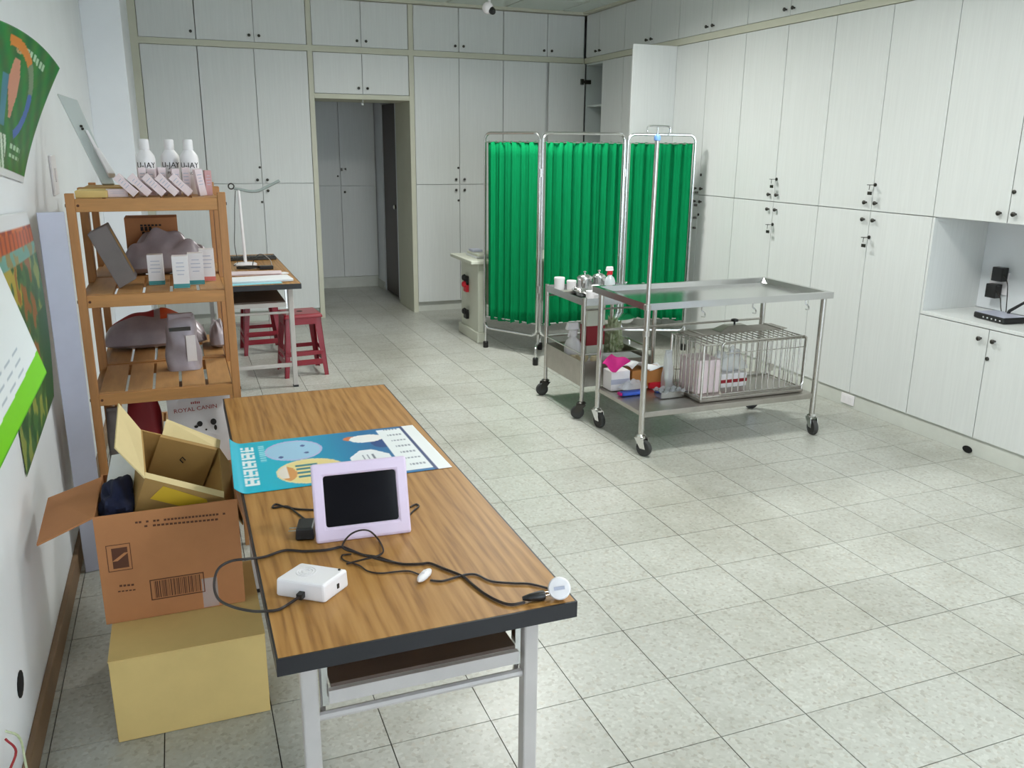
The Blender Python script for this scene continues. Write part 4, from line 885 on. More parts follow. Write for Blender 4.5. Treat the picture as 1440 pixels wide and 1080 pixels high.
# ================================================================== FOLDING SCREEN
PTS = [(2.33, 6.68), (2.625, 6.20), (3.37, 6.23), (3.895, 6.03)]
t = thing('folding_screen', 'three-panel green curtain privacy screen on a tubular steel frame', 'privacy screen', (3.0, 6.3, 0)); bs = t.location
ZP = 1.745
def bent(p, q, z0, z1, r): # rounded rectangle loop in a vertical plane
    p, q = Vector((*p, 0)), Vector((*q, 0)); L_ = (q-p).length; d = (q-p)/L_; out = []
    for cx, cz, a0 in ((L_-r, z1-r, 0), (r, z1-r, 90), (r, z0+r, 180), (L_-r, z0+r, 270)):
        for k in range(6): a = math.radians(a0+k*18); out.append(p+d*(cx+r*math.cos(a))+Vector((0, 0, cz+r*math.sin(a))))
    return out
for k in range(3):
    p, q = Vector((*PTS[k], 0)), Vector((*PTS[k+1], 0)); d = (q-p).normalized(); n_ = Vector((-d.y, d.x, 0)); L_ = (q-p).length
    p2, q2 = p+d*.014, q-d*.014
    b = B(bs); b.tube(bent(p2.xy, q2.xy, .17, ZP, .055), .0115, 8, True); fr = b.obj('panel_frame', 'chrome', t, True)
    rnd = [random.uniform(0, 6) for _ in range(5)]
    def cur(u, v):
        a = .035/L_; uu = a+(1-2*a)*u; amp = .015*(1-.25*v)
        off = amp*(math.sin(u*L_*72+rnd[0]+.5*math.sin(u*9+rnd[1]))+.5*math.sin(u*L_*131+rnd[2])+.5*math.sin(u*L_*31+rnd[3]+v))
        zt_ = ZP-.066+.006*math.sin(u*L_*72+rnd[0]); zb = .262+.012*math.sin(u*4+rnd[4])+.005*math.sin(u*L_*60)
        return p+d*(uu*L_)+n_*off+Vector((0, 0, zb+(zt_-zb)*v))
    b = B(bs); b.grid(cur, 130, 14); b.obj('curtain', 'green', t, True, solid=.002)
    for zz in (ZP-.068, .27): b = B(bs); b.cyl(p2+Vector((0, 0, zz)), q2+Vector((0, 0, zz)), .005, 6); b.obj('curtain_rod', 'chrome', t, True)
for k in (1, 2):
    for zz in (.55, 1.45): p = Vector((*PTS[k], zz)); b = B(bs); b.cyl(p-Vector((0, 0, .03)), p+Vector((0, 0, .03)), .012, 10); b.obj('hinge', 'chrome', t, True)
def foot(p, d, L1, L2):
    p = Vector((*p, 0)); d = Vector((*d, 0)).normalized()
    b = B(bs); pts = [p-d*L1+Vector((0, 0, .06)), p-d*L1+Vector((0, 0, .115)), p-d*(L1-.03)+Vector((0, 0, .14)), p+Vector((0, 0, .12)), p+d*(L2-.03)+Vector((0, 0, .14)), p+d*L2+Vector((0, 0, .115)), p+d*L2+Vector((0, 0, .06))]
    b.tube(smooth_path(pts, 4), .010, 8); b.cyl(p+Vector((0, 0, .11)), p+Vector((0, 0, .19)), .011, 8); f_ = b.obj('foot', 'chrome', t, True)
    for e in (-L1, L2):
        c = p+d*e; b = B(bs); b.lathe([(.020, .0), (.022, .004), (.022, .055), (.012, .062)], 12, c); b.obj('caster', 'black', f_, True)
foot(PTS[1], (.4, .8), .27, .27); foot(PTS[2], (.1, 1), .24, .24)
for p in (PTS[0], PTS[3]):
    b = B(bs); P0_ = Vector((*p, 0))+(Vector((.012, -.015, 0)) if p is PTS[0] else Vector((-.012, 0, 0))); b.cyl(P0_+Vector((0, 0, .05)), P0_+Vector((0, 0, .2)), .011, 8); f_ = b.obj('foot', 'chrome', t, True); b = B(bs); b.lathe([(.021, 0), (.022, .004), (.022, .05), (.012, .056)], 12, P0_); b.obj('caster', 'black', f_, True)
for zz in (1.30, 1.20, 1.10, 1.02):
    p = Vector((PTS[3][0]+.012, PTS[3][1]-.004, zz)); b = B(bs); b.box(-.004, .018, -.01, .01, -.009, .009, Matrix.Translation(p)); b.obj('clip', 'dark', t, bevel=.002)

# ---- cream desk behind the screen
t = thing('cream_desk', 'cream metal desk end showing behind the green screen', 'desk', (2.95, 7.07, 0)); bs = t.location
b = B(bs); b.box(2.26, 3.66, 6.80, 7.40, .685, .715); b.obj('desktop', 'desk', t, bevel=.006)
b = B(bs); b.box(2.345, 2.375, 6.99, 7.34, .09, .684); b.obj('end_panel', 'desk', t, bevel=.003)
b = B(bs); b.box(2.325, 2.395, 6.83, 7.37, .001, .09); b.obj('plinth', 'desk', t, bevel=.006); b = B(bs); b.box(2.335, 2.385, 6.84, 6.99, .091, .684); b.obj('end_column', 'desk', t, bevel=.004)
b = B(bs); b.box(3.55, 3.60, 6.85, 7.36, .001, .684); b.obj('end_panel', 'desk', t, bevel=.003); b = B(bs); b.box(2.376, 3.549, 7.28, 7.30, .25, .684); b.obj('modesty_panel', 'desk', t)
for zz, m_, nm in ((.50, 'black', 'cable_outlet'), (.44, 'red', 'red_socket'), (.20, 'black', 'foot_lever')):
    b = B(bs); b.box(2.318, 2.345, 7.12, 7.20, zz-.04, zz+.04); b.lathe([(.028, 0), (.03, .01), (.02, .03), (0, .034)], 12, (2.318, 7.14, zz+.03), Matrix.Rotation(-math.pi/2, 4, 'Y')); b.obj(nm, m_, t, bevel=.004)
for k, (m_, lb) in enumerate((('paper', 'white notebook at the bottom of the pile on the cream desk'), ('desk', 'cream binder on the cream desk behind the screen'))):
    b = B((2.55, 7.1, .716)); b.box(2.36, 2.72, 6.95-.02*k, 7.25-.03*k, .7155+.02*k, .7345+.02*k); tag(b.obj('binder', m_, bevel=.002), lb, 'book')
b = B((2.42, 7.2, .756)); b.box(2.37, 2.46, 7.08, 7.2, .7555, .775); tag(b.obj('stapler', 'lily', bevel=.004), 'small grey gadget on top of the binder pile on the cream desk', 'gadget')

# ================================================================== STEEL EXAM TABLE
def caster(parent, x, y, bs, ztop, ang, chrome='chrome', r=.046):
    R_ = Matrix.Translation((x, y, 0)) @ Matrix.Rotation(ang, 4, 'Z')
    b = B(bs); b.lathe([(.0, r*2+.012), (.026, r*2+.012), (.028, r*2+.022), (.016, r*2+.03), (.012, ztop)], 14, (0, 0, 0), R_)
    b.hexa([R_ @ Vector(v) for v in ((.01, -.022, r), (.045, -.022, r), (.045, -.019, r), (.01, -.019, r), (-.03, -.024, 2*r+.012), (.03, -.024, 2*r+.012), (.03, -.02, 2*r+.012), (-.03, -.02, 2*r+.012))])
    b.hexa([R_ @ Vector(v) for v in ((.01, .019, r), (.045, .019, r), (.045, .022, r), (.01, .022, r), (-.03, .02, 2*r+.012), (.03, .02, 2*r+.012), (.03, .024, 2*r+.012), (-.03, .024, 2*r+.012))])
    f_ = b.obj('caster_fork', chrome, parent, True)
    b = B(bs); prof_ = [(0, -.013), (r*.3, -.015), (r*.75, -.012), (r*.78, -.015), (r*.95, -.013), (r, -.007), (r, .007), (r*.95, .013), (r*.78, .015), (r*.75, .012), (r*.3, .015), (0, .013)]
    b.lathe(prof_, 20, (0, 0, 0), R_ @ Matrix.Translation((.024, 0, r)) @ Matrix.Rotation(math.pi/2, 4, 'X')); b.obj('caster_wheel', 'rubber', f_, True)
t = thing('exam_table', 'stainless steel examination table on casters with a lower shelf', 'table', (2.85, 4.18, 0)); bs = t.location
x0, x1, y0, y1, zt_ = 2.25, 3.475, 3.865, 4.50, .852
def prism_tray(b, o, i, zt0, zi):
    OT = [Vector((*p, zt0)) for p in o]; IT = [Vector((*p, zt0)) for p in i]
    cI = sum(IT, Vector())/4; IB = [cI+(p-cI)*.97 for p in IT]
    for p in IB: p.z = zi
    b.add(OT+IT+IB, [(k, (k+1) % 4, 4+(k+1) % 4, 4+k) for k in range(4)]+[(4+k, 4+(k+1) % 4, 8+(k+1) % 4, 8+k) for k in range(4)]+[(8, 9, 10, 11)])
    OB = [p-Vector((0, 0, .036)) for p in OT]
    b.add(OT+OB, [(k, (k+1) % 4, 4+(k+1) % 4, 4+k) for k in range(4)]+[(7, 6, 5, 4)])
b = B(bs); prism_tray(b, [(x0, y0), (x1, y0), (x1, y1), (x0, y1)], [(x0+.03, y0+.03), (x1-.03, y0+.03), (x1-.03, y1-.03), (x0+.03, y1-.03)], zt_, zt_-.03); b.obj('tabletop', 'steelb', t)
LEG = [(2.275, 3.895), (3.425, 3.885), (3.42, 4.42), (2.275, 4.43)]
for k, (lx, ly) in enumerate(LEG):
    b = B(bs); b.cyl((lx, ly, .115), (lx, ly, zt_-.037), .0165, 14); lg = b.obj('leg', 'steel', t, True)
    ang = (math.radians(-65), math.radians(-100), math.radians(160), math.radians(-80))[k]
    caster(t, lx, ly, bs, .125, ang)
b = B(bs); b.box(2.27, 3.43, 3.895, 4.43, .222, .246); b.box(2.27, 3.43, 3.88, 3.896, .218, .249); b.box(2.27, 3.43, 4.43, 4.444, .218, .249); b.obj('lower_shelf', 'steeld', t, bevel=.003)
b = B(bs); b.cyl((2.29, 4.425, .60), (3.405, 4.42, .60), .008, 8); b.obj('back_rail', 'steel', t, True)
for (hx, hy) in ((2.60, y0+.01), (2.93, y0+.01), (3.29, y0+.01)):
    p = Vector((hx, hy, zt_-.036)); b = B(bs); b.tube(smooth_path([p, p+Vector((0, 0, -.022)), p+Vector((.012, -.012, -.036)), p+Vector((.0, -.03, -.05)), p+Vector((-.02, -.028, -.048))], 4), .004, 6); b.obj('hook', 'chrome', t, True)
b = B(bs); b.box(3.36, 3.385, 4.40, 4.44, .73, .81); b.obj('bracket', 'steeld', t)
# IV pole
t = thing('drip_stand_pole', 'slim steel drip pole with two hooks and a blue knob clamped to the exam table', 'drip pole', (2.245, 3.85, .66)); bs = t.location
b = B(bs); b.tube([(2.245, 3.845, .68), (2.252, 3.846, 1.69)], .0115, 10); b.obj('pole', 'steel', t, True)
b = B(bs); b.tube([(2.252, 3.846, 1.69), (2.253, 3.846, 1.738)], .005, 8); b.tube(smooth_path([(2.195, 3.84, 1.712), (2.19, 3.84, 1.722), (2.196, 3.842, 1.741), (2.215, 3.843, 1.744), (2.29, 3.847, 1.744), (2.318, 3.848, 1.741), (2.326, 3.85, 1.722), (2.316, 3.85, 1.700)], 4), .0045, 8); b.obj('hook', 'chrome', t, True)
b = B(bs); b.lathe([(.008, 0), (.016, .004), (.017, .02), (.010, .03), (.006, .034)], 14, (2.252, 3.846, 1.672)); b.obj('knob', 'ltblue', t, True)
for zz in (.84, .70): b = B(bs); b.box(2.233, 2.262, 3.835, 3.8645, zz-.02, zz+.012); b.obj('clamp', 'steeld', t, bevel=.003)

# ---- cage on the lower shelf
zc = .2495; cx0, cx1, cy0, cy1, ch = 2.67, 3.385, 3.935, 4.29, .33
t = thing('wire_cage', 'stainless steel wire animal cage on the lower shelf of the exam table', 'cage', ((cx0+cx1)/2, (cy0+cy1)/2, zc)); bs = t.location
b = B(bs); b.box(cx0, cx1, cy0, cy1, zc, zc+.018); b.obj('base_tray', 'steeld', t, bevel=.003)
zb, ze = zc+.018, zc+ch
for (ax_, ay_) in ((cx0+.008, cy0+.008), (cx1-.008, cy0+.008), (cx1-.008, cy1-.008), (cx0+.008, cy1-.008)): b = B(bs); b.cyl((ax_, ay_, zb), (ax_, ay_, ze), .008, 8); b.obj('corner_post', 'steel', t, True)
for zz in (zb+.008, ze):
    b = B(bs); b.tube([(cx0+.008, cy0+.008, zz), (cx1-.008, cy0+.008, zz), (cx1-.008, cy1-.008, zz), (cx0+.008, cy1-.008, zz)], .0065, 6, True); b.obj('rim_wire', 'steel', t)
bv = B(); bv.cyl((0, 0, zb), (0, 0, ze), .0038, 6); vb = bv.obj('bar', 'steel', t, True, world=False); VM = vb.data; bpy.data.objects.remove(vb)
bt = B(); bt.cyl((0, cy0, 0), (0, cy1, 0), .0035, 6); tb = bt.obj('bar', 'steel', t, True, world=False); TM = tb.data; bpy.data.objects.remove(tb)
def bar(me, loc): o = bpy.data.objects.new('bar', me); C.objects.link(o); o.parent = t; o.location = Vector(loc)-bs
n = 17
for k in range(1, n):
    x = cx0+.008+(cx1-cx0-.016)*k/n; bar(VM, (x, cy0+.008, 0)); bar(VM, (x, cy1-.008, 0)); bar(TM, (x, 0, ze+.001))
for k in range(1, 8):
    y = cy0+.008+(cy1-cy0-.016)*k/8; bar(VM, (cx0+.008, y, 0)); bar(VM, (cx1-.008, y, 0))
for xa, xb in ((2.82, 3.02), (3.03, 3.20), (3.21, 3.36)):
    b = B(bs); b.tube([(xa, cy0+.002, ze-.055), (xb, cy0+.002, ze-.055)], .003, 6); b.obj('door_wire', 'steel', t)
b = B(bs); yy = cy0-.002; b.tube(bent((2.79, yy), (3.375, yy), zb+.02, ze+.012, .03), .005, 6, True); b.obj('front_door', 'steel', t, True)
b = B(bs); b.box(3.09, 3.16, cy1-.02, cy1-.012, zc+.16, zc+.20); b.obj('latch', 'steeld', t); b = B(bs); b.box(3.12, 3.15, cy0-.006, cy0, zc+.15, zc+.19); b.obj('latch', 'steeld', t)
t2 = thing('folded_lid_grille', 'flat steel grille with black knob lying on top of the wire cage', 'grille', (3.05, 4.2, ze+.007)); b2 = t2.location
b = B(b2); 
for k in range(9): b.cyl((2.72+.0*k, 4.13+k*.018, ze+.0115), (3.40, 4.15+k*.018, ze+.0115), .0035, 6)
b.box(2.78, 2.80, 4.12, 4.29, ze+.007, ze+.018); b.box(3.34, 3.36, 4.13, 4.30, ze+.007, ze+.018); b.obj('grille', 'steeld', t2)
b = B(b2); b.hexa([(2.93, 4.16, ze+.015), (3.19, 4.16, ze+.015), (3.19, 4.26, ze+.015), (2.93, 4.26, ze+.015), (3.0, 4.18, ze+.045), (3.12, 4.18, ze+.045), (3.12, 4.24, ze+.045), (3.0, 4.24, ze+.045)]); b.obj('clamp_plate', 'steeld', t2, bevel=.003)
b = B(b2); b.cyl((3.06, 4.21, ze+.045), (3.06, 4.21, ze+.062), .006, 8); b.lathe([(0, 0), (.022, .002), (.022, .014), (.01, .018), (0, .018)], 10, (3.06, 4.21, ze+.062)); b.obj('knob', 'black', t2, True)
zi = zc+.0185
b = B((2.80, 4.12, zi)); b.box(2.70, 2.86, 4.03, 4.22, zi, zi+.20); tag(b.obj('pink_box', 'pinkw', bevel=.006), 'pale pink carton inside the left end of the wire cage', 'box')
b = B((2.95, 4.16, zi)); b.box(2.885, 3.10, 4.10, 4.24, zi, zi+.085); tag(b.obj('cage_box', 'whitem', bevel=.004), 'low white box with red stripe inside the wire cage', 'box')
b = B((2.99, 4.14, zi)); b.box(2.885, 3.10, 4.098, 4.0995, zi+.03, zi+.05); o = b.obj('red_stripe', 'redd'); o.parent = [x for x in C.objects if x.name == 'cage_box'][0]; o.location = Vector((2.99, 4.14, zi))-o.parent.location
pillow('clear_bag', 'crumpled clear plastic bag stuffed inside the wire cage', 'bag', (3.00, 4.165, zi+.088), (.22, .13, .12), 'clear', 0, 21, .25)
# things on the lower shelf, left end
zl = .2495
t = thing('tissue_box', 'brown cardboard box with white tissue spilling from the top', 'tissue box', (2.545, 4.36, zl)); b = B(); b.box(-.11, .11, -.055, .055, 0, .115); b.obj('box', 'brownk', t, bevel=.002, world=False)
b = B(); b.grid(lambda u, v: Vector((-.122+.244*u, -.07+.13*v, .121+.10*max(0, .45-abs(u-.22)*1.6)*(1-.3*v)+.010*math.sin(9*u+4*v))), 16, 10); b.obj('tissue', 'paper', t, True, solid=.002, world=False)
b = B(); b.box(-.0, .105, -.072, -.056, 0, .035); b.obj('red_label', 'red', t, world=False)
pc_ = [py(847, 511, 4.28), py(866, 525, 4.26), py(887, 507, 4.29), py(860, 498, 4.36)]
_pk = bilin(pc_[0], pc_[1], pc_[2], pc_[3])
b = B((2.34, 4.30, zl)); b.grid(lambda u, v: _pk(u, v)+Vector((0, 0, .008*math.sin(7*u+3*v))), 14, 14); tag(b.obj('pink_cloth', 'pink', smooth=True, solid=.003), 'bright magenta cloth draped over supplies beside the tissue box', 'cloth')
t = thing('supply_box', 'white supply box under the magenta cloth on the lower shelf', 'box', (2.365, 4.365, zl)); b = B(); b.box(-.065, .06, -.05, .055, 0, .118); b.obj('body', 'whitem', t, bevel=.003, world=False); b = B(); b.box(-.065, .06, -.0515, -.0495, .04, .07); b.obj('stripe', 'lily', t, world=False)
t = thing('blue_packet', 'blue packet with magenta tip in front of the tissue box', 'packet', (2.385, 4.215, zl)); b = B(); b.box(-.07, .08, -.025, .025, 0, .022); b.obj('body', 'blue', t, bevel=.008, world=False); b = B(); b.box(-.085, -.071, -.02, .02, .002, .02); b.obj('tip', 'pink', t, bevel=.004, world=False)
pillow('clear_pouch', 'clear pouch lying over the blue packet', 'pouch', (2.41, 4.245, zl+.024), (.17, .07, .05), 'clear', 0, 31, .2)
t = thing('wrapped_tray', 'steel instrument tray wrapped in crinkled clear film in front of the cage', 'tray', (2.575, 4.115, zl)); b = B(); prism_tray(b, [(-.075, -.04), (.075, -.04), (.075, .04), (-.075, .04)], [(-.06, -.03), (.06, -.03), (.06, .03), (-.06, .03)], .037, .012); b.obj('tray', 'steelb', t, world=False)
b = B(); b.grid(lambda u, v: Vector((-.09+.20*u, -.05+.10*v, .041+.006*math.sin(23*u+5*v)+.005*math.sin(17*v-9*u)-.03*max(0, u-.82)*4)), 24, 14); b.obj('film', 'clear', t, True, world=False)

# ================================================================== TROLLEY
t = thing('steel_trolley', 'small stainless steel instrument trolley with a deep lower tray behind the exam table', 'trolley', (2.50, 4.88, 0)); bs = t.location
tx0, tx1, ty0, ty1 = 2.25, 2.74, 4.60, 5.17
for k, (lx, ly) in enumerate(((tx0, ty0), (tx1, ty0), (tx1, ty1), (tx0, ty1))):
    b = B(bs); b.cyl((lx, ly, .11), (lx, ly, .765), .0135, 12); b.obj('leg', 'steel', t, True); caster(t, lx, ly, bs, .115, math.radians((150, 170, 60, 175)[k]), 'dark', .042)
b = B(bs); b.box(tx0-.005, tx1+.005, ty0-.005, ty1+.005, .722, .732)
for q in ((tx0-.008, tx1+.008, ty0-.008, ty0-.005), (tx0-.008, tx1+.008, ty1+.005, ty1+.008), (tx0-.008, tx0-.005, ty0-.005, ty1+.005), (tx1+.005, tx1+.008, ty0-.005, ty1+.005)): b.box(*q, .715, .758)
b.obj('top_tray', 'steelb', t)
b = B(bs); b.tube([(tx0, ty0, .69), (tx1, ty0, .69)], .006, 6); b.tube([(tx0, ty1, .69), (tx1, ty1, .69)], .006, 6); b.obj('cross_rail', 'steel', t)
b = B(bs)
for q in ((tx0-.004, tx0, ty0, ty1), (tx1, tx1+.004, ty0, ty1), (tx0, tx1, ty0-.004, ty0), (tx0, tx1, ty1, ty1+.004)): b.box(*q, .205, .365)
b.box(tx0, tx1, ty0, ty1, .205, .212); b.obj('lower_tray', 'steeld', t)
b = B(bs); b.tube([(tx0, ty0, .41), (tx1, ty0, .41), (tx1, ty1, .41), (tx0, ty1, .41)], .005, 6, True); b.obj('guard_rail', 'steel', t)
zq = .7325
def canister(label, c, r, h_):
    t = thing('steel_canister', label, 'canister', c); b = B(); b.lathe([(0, 0), (r*.96, 0), (r, .006), (r, h_), (r*1.06, h_+.002)], 24); b.obj('body', 'chrome', t, True, world=False)
    b = B(); b.lathe([(r*1.07, h_+.0025), (r*1.07, h_+.008), (r*.9, h_+.018), (r*.4, h_+.028), (.0, h_+.03)], 24); l_ = b.obj('lid', 'chrome', t, True, world=False); b = B(); b.lathe([(.005, 0), (.004, .008), (.010, .013), (.010, .019), (0, .022)], 12, (0, 0, h_+.029)); b.obj('lid_knob', 'chrome', l_, True, world=False)
canister('larger steel canister with domed lid beside the white pots on the trolley', (2.47, 5.06, zq), .05, .075); canister('steel canister with domed lid right behind the red-capped bottle', (2.585, 5.08, zq), .042, .075)
canister('low steel canister with knobbed lid beside the red-capped bottle', (2.635, 4.80, zq), .046, .036); canister('low steel canister with knobbed lid at the right edge of the trolley', (2.705, 4.70, zq), .028, .040)
def pot(label, c, r, h_):
    t = thing('white_pot', label, 'pot', c); b = B(); b.lathe([(0, 0), (r*.9, 0), (r, .01), (r*1.05, h_), (r*.9, h_), (r*.85, .012), (0, .01)], 20); b.obj('body', 'white', t, True, world=False)
    b = B(); b.lathe([(r*1.09, h_-.008), (r*1.1, h_), (r*1.05, h_+.006), (0, h_+.008)], 20); b.obj('rim_lid', 'white', t, True, world=False)
pot('white lidded pot at the back left corner of the trolley top', (2.315, 5.12, zq), .033, .075); pot('white lidded pot second from the back left corner of the trolley', (2.375, 5.06, zq), .030, .060); pot('small white cup in front of the larger steel canister', (2.45, 4.86, zq), .024, .055); pot('small white cup at the front corner of the trolley top', (2.335, 4.70, zq), .026, .05)
t = thing('kidney_dish', 'shallow steel dish of instruments at the front of the trolley top', 'dish', (2.36, 4.86, zq)); b = B(); b.lathe([(0, .002), (.6, .002), (.8, .02), (1, .030), (.96, .032), (.76, .022), (.58, .005), (0, .005)], 26, (0, 0, 0), Matrix.Diagonal((.055, .12, 1, 1))); b.obj('dish', 'chrome', t, True, world=False)
b = B(); b.tube([(-.02, -.13, .035), (.01, .0, .034), (.0, .12, .037)], .003, 6); b.tube([(.015, -.11, .036), (-.01, .02, .039), (.02, .11, .036)], .003, 6); b.obj('forceps', 'steel', t, world=False)
b = B((2.3, 4.98, zq)); b.box(2.262, 2.40, 4.93, 4.99, zq+.0005, zq+.02); tag(b.obj('instrument_case', 'steeld', bevel=.004), 'flat steel instrument case on the trolley top by the white pots', 'case')
def spray(label, c, body, cap, sc_=1, trig=True):
    t = thing('spray_bottle', label, 'bottle', c); s = sc_
    b = B(); b.lathe([(0, 0), (.030*s, 0), (.034*s, .005), (.034*s, .095*s), (.026*s, .115*s), (.013*s, .127*s), (.012*s, .135*s)], 20); b.obj('body', body, t, True, world=False)
    b = B(); b.lathe([(.014*s, .134*s), (.016*s, .137*s), (.016*s, .155*s), (.010*s, .158*s)], 14); b.obj('collar', cap, t, True, world=False)
    b = B(); b.hexa([(-.03*s, -.010*s, .158*s), (.02*s, -.010*s, .158*s), (.02*s, .010*s, .158*s), (-.03*s, .010*s, .158*s), (-.024*s, -.009*s, .185*s), (.016*s, -.009*s, .185*s), (.016*s, .009*s, .185*s), (-.024*s, .009*s, .185*s)]); b.obj('spray_head', 'white', t, bevel=.003, world=False)
    if trig: b = B(); b.hexa([(-.022*s, -.004*s, .130*s), (-.018*s, -.004*s, .130*s), (-.018*s, .004*s, .130*s), (-.022*s, .004*s, .130*s), (-.016*s, -.004*s, .158*s), (-.010*s, -.004*s, .158*s), (-.010*s, .004*s, .158*s), (-.016*s, .004*s, .158*s)]); b.obj('trigger', cap, t, world=False)
spray('clear spray bottle with red collar on the trolley top', (2.52, 4.80, zq), 'clearp', 'red', 1.0); 
zw = .2125
spray('white spray bottle standing in the lower tray of the trolley', (2.36, 4.98, zw), 'white', 'white', 1.75)
t = thing('white_red_carton', 'tall white carton with dark red lower half in the trolley tray', 'carton', (2.50, 4.98, zw)); b = B(); b.box(-.065, .065, -.05, .05, 0, .46); b.obj('body', 'desk', t, bevel=.004, world=False); b = B(); b.box(-.0655, .0655, -.0505, .0505, .17, .30); b.obj('red_band', 'redd', t, world=False)
blob('leafy_bag', 'greenish crinkled plastic bag in the trolley tray behind the white-red carton', 'bag', (2.655, 4.98, zw), (.058, .075, .165), 'leaf', .30, 8, (44, 30), 0, 6)
for k, (xx, yy, rr) in enumerate(((2.30, 4.86, .028), (2.345, 4.80, .030), (2.39, 4.86, .026), (2.42, 4.78, .03), (2.34, 4.88, .024))):
    b = B(); b.lathe([(0, 0), (rr*.7, .004), (rr, rr*.8), (rr*.75, rr*1.5), (0, rr*1.7)], 14); o = b.obj('cotton_roll', 'amber', None, True, world=False); o.location = (xx, yy, zw+.09); tag(o, 'small cream-coloured roll heaped in the lower trolley tray', 'roll', 'cream rolls in the trolley tray')
b = B((2.36, 4.83, zw)); b.box(2.26, 2.46, 4.74, 4.915, zw, zw+.09); tag(b.obj('tray_box', 'whitem', bevel=.003), 'low white box under the cream rolls in the trolley tray', 'box')
b = B((2.6, 4.75, zw)); b.box(2.50, 2.72, 4.66, 4.86, zw, zw+.13); tag(b.obj('grey_supply_box', 'paper', bevel=.004), 'white box beside the cream rolls in the trolley tray', 'box')
# wheeled steel stool seen behind the trolley
t = thing('wheeled_base', 'low black five-spoke wheeled base behind the trolley', 'wheeled base', (3.06, 5.75, 0)); b = B()
for k in range(5):
    a = k*2*math.pi/5+.3; b.tube([(0, 0, .10), (.22*math.cos(a), .22*math.sin(a), .075)], [.02, .012], 8)
b.cyl((0, 0, .08), (0, 0, .36), .02, 10); b.obj('star_base', 'black', t, True, world=False)
for k in range(5): a = k*2*math.pi/5+.3; b = B(); b.lathe([(0, -.012), (.026, -.012), (.028, 0), (.026, .012), (0, .012)], 12, (0, 0, 0), Matrix.Translation((.22*math.cos(a), .22*math.sin(a), .029)) @ Matrix.Rotation(a, 4, 'Z') @ Matrix.Rotation(math.pi/2, 4, 'X')); b.obj('wheel', 'rubber', t, True, world=False); 
b = B(); b.lathe([(0, .36), (.15, .36), (.16, .37), (.16, .39), (.14, .40), (0, .40)], 24); b.obj('round_seat', 'chrome', t, True, world=False)
# trailing black cable on the floor behind the exam table
b = B((3.3, 5.4, 0)); b.tube(smooth_path([(2.95, 5.5, .005), (3.15, 5.42, .005), (3.35, 5.5, .005), (3.6, 5.45, .005), (3.85, 5.6, .005)], 6), .004, 6); tag(b.obj('floor_cable', 'cable', smooth=True), 'black cable trailing over the floor behind the exam table', 'cable')

# ================================================================== NICHE, SOCKETS, SECURITY CAMERA
zn = .7375
t = thing('router', 'black wireless router with a raised antenna in the cabinet niche', 'router', (4.19, 3.36, zn)); b = B(); R_ = Matrix.Rotation(math.radians(-8), 4, 'Z'); b.box(-.075, .075, -.11, .11, .003, .034, R_); b.obj('case', 'black', t, bevel=.005, world=False)
b = B(); b.box(-.072, .072, -.105, .105, .0342, .036, R_); b.obj('top_cover', 'lily', t, bevel=.002, world=False)
b = B(); b.cyl((.06, .0, .036), (.06, -.005, .05), .009, 8); b.tube([(.06, -.005, .05), (.07, -.14, .155)], [.009, .006], 8); b.obj('antenna', 'black', t, True, world=False)
b = B(); [b.box(-.0765, -.075, -.09+k*.03, -.08+k*.03, .012, .02, R_) for k in range(5)]; b.obj('port', 'chrome', t, world=False)
t = thing('wall_socket', 'white double wall socket at the back of the cabinet niche', 'socket', (4.442, 3.60, .90)); b = B(); b.box(-.012, 0, -.06, .06, -.065, .065); b.obj('plate', 'white', t, bevel=.003, world=False)
for s in (-.03, .03): b = B(); b.box(-.014, -.012, -.02, .02, s-.02, s+.02); b.obj('outlet', 'whitem', t, world=False)
for k, (yy, zz, lb) in enumerate(((3.575, .955, 'black plug adapter in the upper niche socket'), (3.60, .855, 'black plug adapter in the lower niche socket'))):
    tt = thing('plug_adapter', lb, 'power adapter', (4.40, yy, zz)); b = B(); b.box(-.022, .027, -.035, .035, -.04, .04); b.obj('housing', 'black', tt, bevel=.004, world=False); b = B(); b.tube(smooth_path([(-.01, -.035, 0), (-.02, -.07, -.03), (-.04, -.10, -.08), (-.06, -.13, zn-zz+.006)], 6), .003, 6); b.obj('cord', 'cable', tt, True, world=False)
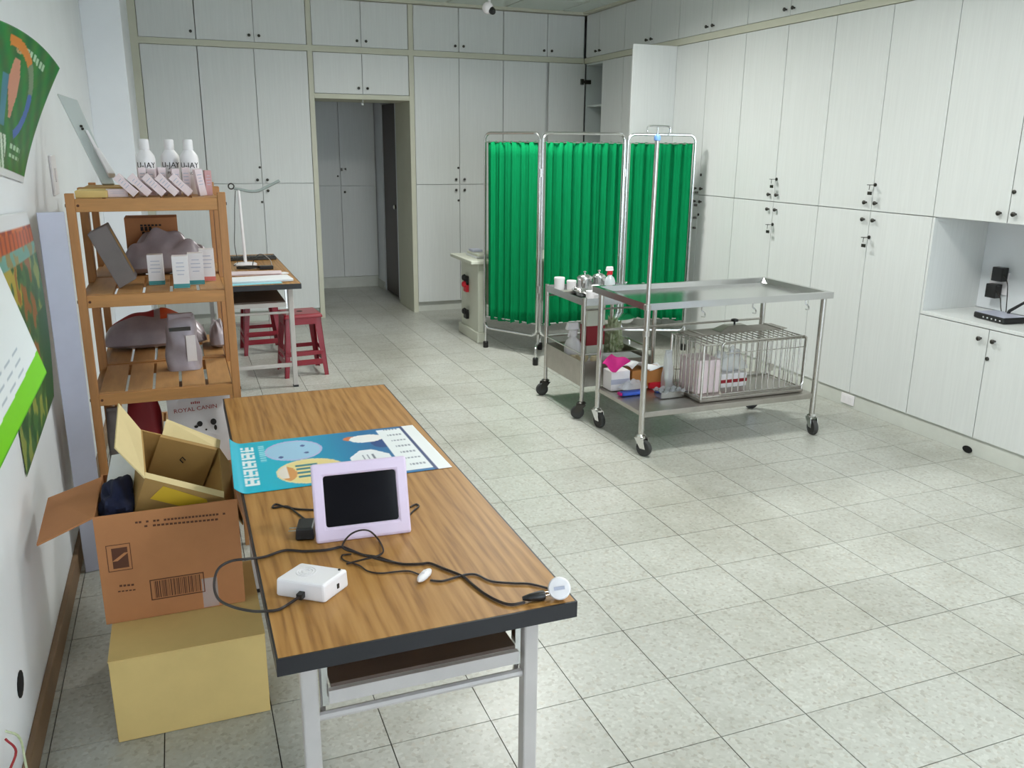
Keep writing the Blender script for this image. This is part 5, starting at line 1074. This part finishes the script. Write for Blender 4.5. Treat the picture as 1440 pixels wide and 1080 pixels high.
b = B((4.3, 3.12, zn)); b.tube(smooth_path([(4.27, 3.30, zn+.02), (4.34, 3.18, zn+.03), (4.30, 3.05, zn+.01), (4.22, 3.02, zn+.006), (4.20, 3.10, zn+.006), (4.30, 3.16, zn+.02), (4.36, 3.02, zn+.01), (4.30, 2.92, zn+.006)], 6), .004, 6); tag(b.obj('router_cable', 'cable', smooth=True), 'black cable bundle curling behind the router in the niche', 'cable')
p = pxx(1192, 566, XR+.012); t = thing('floor_socket', 'white double socket set into the cabinet plinth near the floor', 'socket', (XR+.012, p.y, .052)); b = B(); b.box(-.008, -.0005, -.058, .058, -.034, .034); b.obj('plate', 'white', t, bevel=.003, world=False)
for s in (-.026, .026): b = B(); b.box(-.0095, -.008, s-.016, s+.016, -.018, .018); b.obj('outlet', 'whitem', t, world=False)
p = pxx(1360, 636, XR+.012); b = B((XR+.012, p.y, .02)); b.lathe([(0, 0), (1, 0), (1, .004), (0, .006)], 14, (XR+.0115, p.y, .022), Matrix.Rotation(-math.pi/2, 4, 'Y') @ Matrix.Diagonal((.020, .032, 1, 1))); tag(b.obj('drain_cap', 'hole', smooth=True), 'small dark round hole in the cabinet plinth at floor level', 'hole')
t = thing('security_camera', 'white dome security camera hanging from the ceiling', 'security camera', (2.49, 7.0, ZC)); c_ = py(688, 13, 7.0)-t.location
b = B(); b.lathe([(.045, 0.0), (.045, -.02), (.02, -.028)], 18); b.tube([(0, 0, -.02), (0, 0, -.10), (c_.x*.6, 0, c_.z+.05), (c_.x, 0.0, c_.z+.03)], .011, 8); b.obj('bracket', 'white', t, True, world=False)
b = B(); b.lathe([(0, -.046), (.025, -.038), (.042, -.016), (.045, .006), (.038, .028), (.018, .044), (0, .046)], 20, c_+Vector((-.012, 0, .008))); b.obj('dome', 'white', t, True, world=False)
b = B(); b.lathe([(0, .026), (.02, .022), (.027, .006), (.028, -.02)], 16, c_+Vector((.012, -.038, -.018)), Vector((.1, -.75, -.5)).to_track_quat('Z', 'Y').to_matrix().to_4x4()); b.obj('lens', 'black', t, True, world=False)
